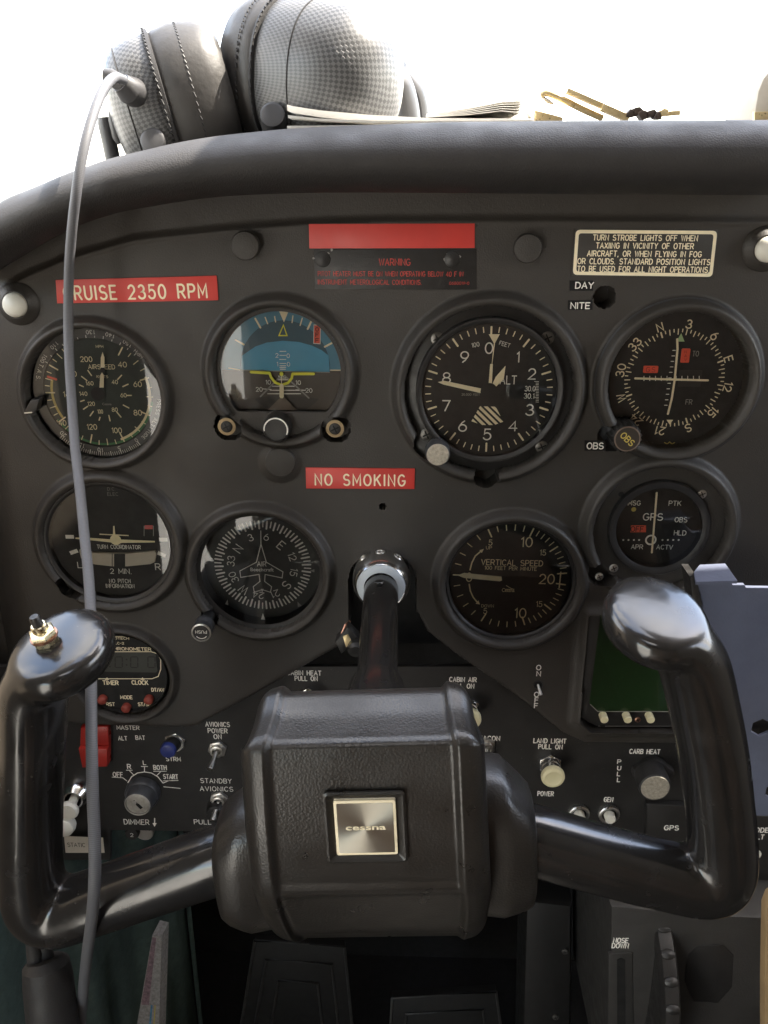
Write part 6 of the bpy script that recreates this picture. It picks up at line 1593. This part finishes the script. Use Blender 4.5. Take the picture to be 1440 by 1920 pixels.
# folded chart in the side pocket
t = thing('folded_chart', (0, 0), 'narrow folded paper chart with coloured edges tucked in front of the teal panel', 'chart')
bb = MB()
def F3(px, py, h): q = P(px, py, h); return (q[0], q[1], h)
hC = -75
a0, a1, b0, b1 = F3(286, 1752, hC), F3(303, 1756, hC), F3(250, 1960, hC + 10), F3(297, 1960, hC + 10)
bb.add([a0, a1, b1, b0] + [(p[0] + 3, p[1] + 2, p[2] - 14) for p in (a0, a1, b1, b0)], [(0, 3, 2, 1), (4, 5, 6, 7), (0, 1, 5, 4), (1, 2, 6, 5), (3, 0, 4, 7)], 'paper_edge'); bb.build('leaves', t, 20)
for k_, (f0, f1, m) in enumerate(((0.05, 0.45, 'magenta_ink'), (0.55, 0.64, 'blue_ink'), (0.74, 0.8, 'paint_gold'))):
    bb = MB(); L = lambda p, q, f: tuple(p[i] + (q[i] - p[i]) * f for i in range(3))
    s0, s1 = (0.02, 0.62) if k_ == 0 else (0.62, 1.0)
    tl, tr = L(a0, a1, f0), L(a0, a1, f1); bl_, br_ = L(b0, b1, f0), L(b0, b1, f1)
    pts = [L(tl, bl_, s0), L(tr, br_, s0), L(tr, br_, s1), L(tl, bl_, s1)]
    bb.add([(p[0], p[1], p[2] + 0.3) for p in pts], [(0, 3, 2, 1)], m); bb.build('printed_edge', t, None)
# rudder pedals
def pedal(pxq, h, label):
    c_ = np.mean([P(x, y, h) for x, y in pxq], axis=0); tt = thing('rudder_pedal', c_, label, 'pedal', 'rudder pedals in the dark footwell')
    q = [P(x, y, h) - c_ for x, y in pxq]
    b1_ = MB(); b1_.prism(q, h - 8, h, 'pedal_black', bev=1.5); b1_.build('plate', tt)
    for s_ in (1.0, 0.74, 0.44):
        b2_ = MB(); top_ = [np.array(p) * (s_, s_) + (0, -4 * (1 - s_)) for p in q]
        b2_.tube([(*top_[3], h + 1), (*top_[0], h + 1), (*top_[1], h + 1), (*top_[2], h + 1)], 1.6, 'pedal_edge', 8); b2_.build('raised_rib', tt)
    return tt
pedal([(478, 1762), (646, 1774), (668, 2000), (440, 2000)], -150, 'left rudder pedal with nested trapezoid ribs in the dark footwell')
pedal([(735, 1870), (930, 1858), (960, 2080), (725, 2080)], -150, 'right rudder pedal low in the dark footwell under the hub')
t = thing('tunnel_cover', (0, 0), 'dark ribbed cover standing upright in the footwell beside the console', 'cover')
bb = MB(); q = [P(x, y, -90) for x, y in ((985, 1690), (1075, 1700), (1072, 2050), (975, 2050))]; bb.prism(q, -140, -90, 'pedal_black', bev=8); bb.build('cover_body', t)
screw_head(t, tuple(P(1060, 1785, -89)), 3.0, -88.5, 'dark_screw'); screw_head(t, tuple(P(1042, 1908, -89)), 3.0, -88.5, 'dark_screw')
# centre console with trim wheel
hN = 34.0
t = thing('centre_console', P(1300, 1800, hN), 'dark grey console with NOSE DOWN lettering and a slot at the lower right', 'console')
cN = P(1300, 1800, hN)
def Nn(px, py, h=hN): return tuple(P(px, py, h) - cN)
bb = MB(); bb.prism([Nn(1146, 1700), Nn(1180, 1702), Nn(1300, 1716), Nn(1560, 1726), Nn(1560, 2100), Nn(1140, 2100)], hN - 160, hN, 'console_grey', bev=2.5); bb.build('console_body', t)
bb = MB(); bb.prism([Nn(1141, 1788, hN + 1), Nn(1186, 1787, hN + 1), Nn(1190, 2100, hN + 1), Nn(1140, 2100, hN + 1)], hN - 1, hN + 1.2, 'console_grey', bev=0.6); bb.build('indicator_cover', t)
bb = MB(); bb.prism([Nn(1157, 1800, hN + 1.4), Nn(1165, 1796, hN + 1.4), Nn(1172, 1800, hN + 1.4), Nn(1174, 2080, hN + 1.4), Nn(1158, 2080, hN + 1.4)], hN + 1, hN + 1.5, 'void_black'); bb.build('indicator_slot', t)
bb = MB()
for tx, x, y, w in (('NOSE', 1164, 1763, 27), ('DOWN', 1163, 1773, 30)):
    bb.stroke(tx, Nn(x, y), 8.5 / sc(x, y, hN) / qv(y), 'print_white', hN + 0.15, w / sc(x, y, hN), 0.19, 0, 1.6)
bb.build('printed_label', t, None)
bb = MB(); bb.prism([Nn(1290, 1790), Nn(1310, 1772), Nn(1355, 1770), Nn(1375, 1790), Nn(1372, 1850), Nn(1345, 1880), Nn(1300, 1876), Nn(1283, 1840)], hN, hN + 0.6, 'switch_black', bev=0.4); bb.build('round_recess', t)
tw = thing('trim_wheel', P(1215, 1830, hN), 'black elevator trim wheel with knobbed rim standing out of the console', 'trim wheel')
wc = Y(0, 0, 0) * 0; axc = P(1222, 1960, 0); cW = np.array([P(1222, 1900, hN)[0] - P(1215, 1830, hN)[0], P(1222, 1872, hN)[1] - P(1215, 1830, hN)[1], hN - 26])
RW = 70.0
TW = Matrix.Translation(tuple(cW)) @ Matrix.Rotation(R(90), 4, 'Y')
bb = MB(); bb.lathe([(RW - 14, -5.5), (RW - 3, -6), (RW - 0.5, -4.5), (RW, 0), (RW - 0.5, 4.5), (RW - 3, 6), (RW - 14, 5.5)], 'bezel_black', (0, 0), 96, TW); bb.build('rim', tw)
bb = MB(); bb.lathe([(RW - 14, -4), (10, -3), (10, 3), (RW - 14, 4)], 'bezel_black', (0, 0), 64, TW); bb.build('disc', tw)
for i in range(26):
    a = i * 360 / 26
    bb = MB(); T_ = TW @ Matrix.Rotation(R(a), 4, 'Z') @ Matrix.Translation((RW - 1.0, 0, 0)) @ Matrix.Rotation(R(90), 4, 'Y')
    bb.lathe([(4.6, -1), (4.2, 1.6), (2.6, 2.8), (0.05, 3.2)], 'bezel_black', (0, 0), 16, T_, sx=1.15, sy=0.8); bb.build('knob', tw)
# tan padded edge at the lower right
t = thing('tan_cushion', P(1470, 1800, 120), 'tan padded vinyl cushion edge at the lower right beside the console', 'cushion')
cT = P(1470, 1800, 120)
bb = MB(); bb.prism([P(*p, 120) - cT for p in ((1436, 1705), (1444, 1685), (1462, 1672), (1600, 1660), (1600, 2100), (1433, 2100), (1433, 1850))], 113, 120, 'tan_vinyl', bev=2.5); bb.build('padding', t)
# cable plug hanging below the left horn
t = thing('cable_plug', Y(0, 0, 0)[:2] * 0, 'black cable plug joined to two thin leads hanging below the left wheel horn', 'plug')
bb = MB(); bb.tube([F3(84, 1798, 205), F3(86, 1808, 206), F3(90, 1838, 208), F3(98, 1910, 212), F3(106, 1990, 216)], [8, 10.5, 11.3, 11.6, 11.6], 'rubber_black', 32); bb.build('plug_body', t)
bb = MB(); bb.tube([F3(60, 1740, 205), F3(63, 1775, 205), F3(70, 1802, 205)], [3.0, 3.4, 4.6], 'rubber_black', 18); bb.build('lead', t)
bb = MB(); bb.tube([F3(84, 1760, 203), F3(86, 1780, 203), F3(88, 1806, 205)], [3.0, 3.0, 4.0], 'rubber_black', 18); bb.build('lead', t)
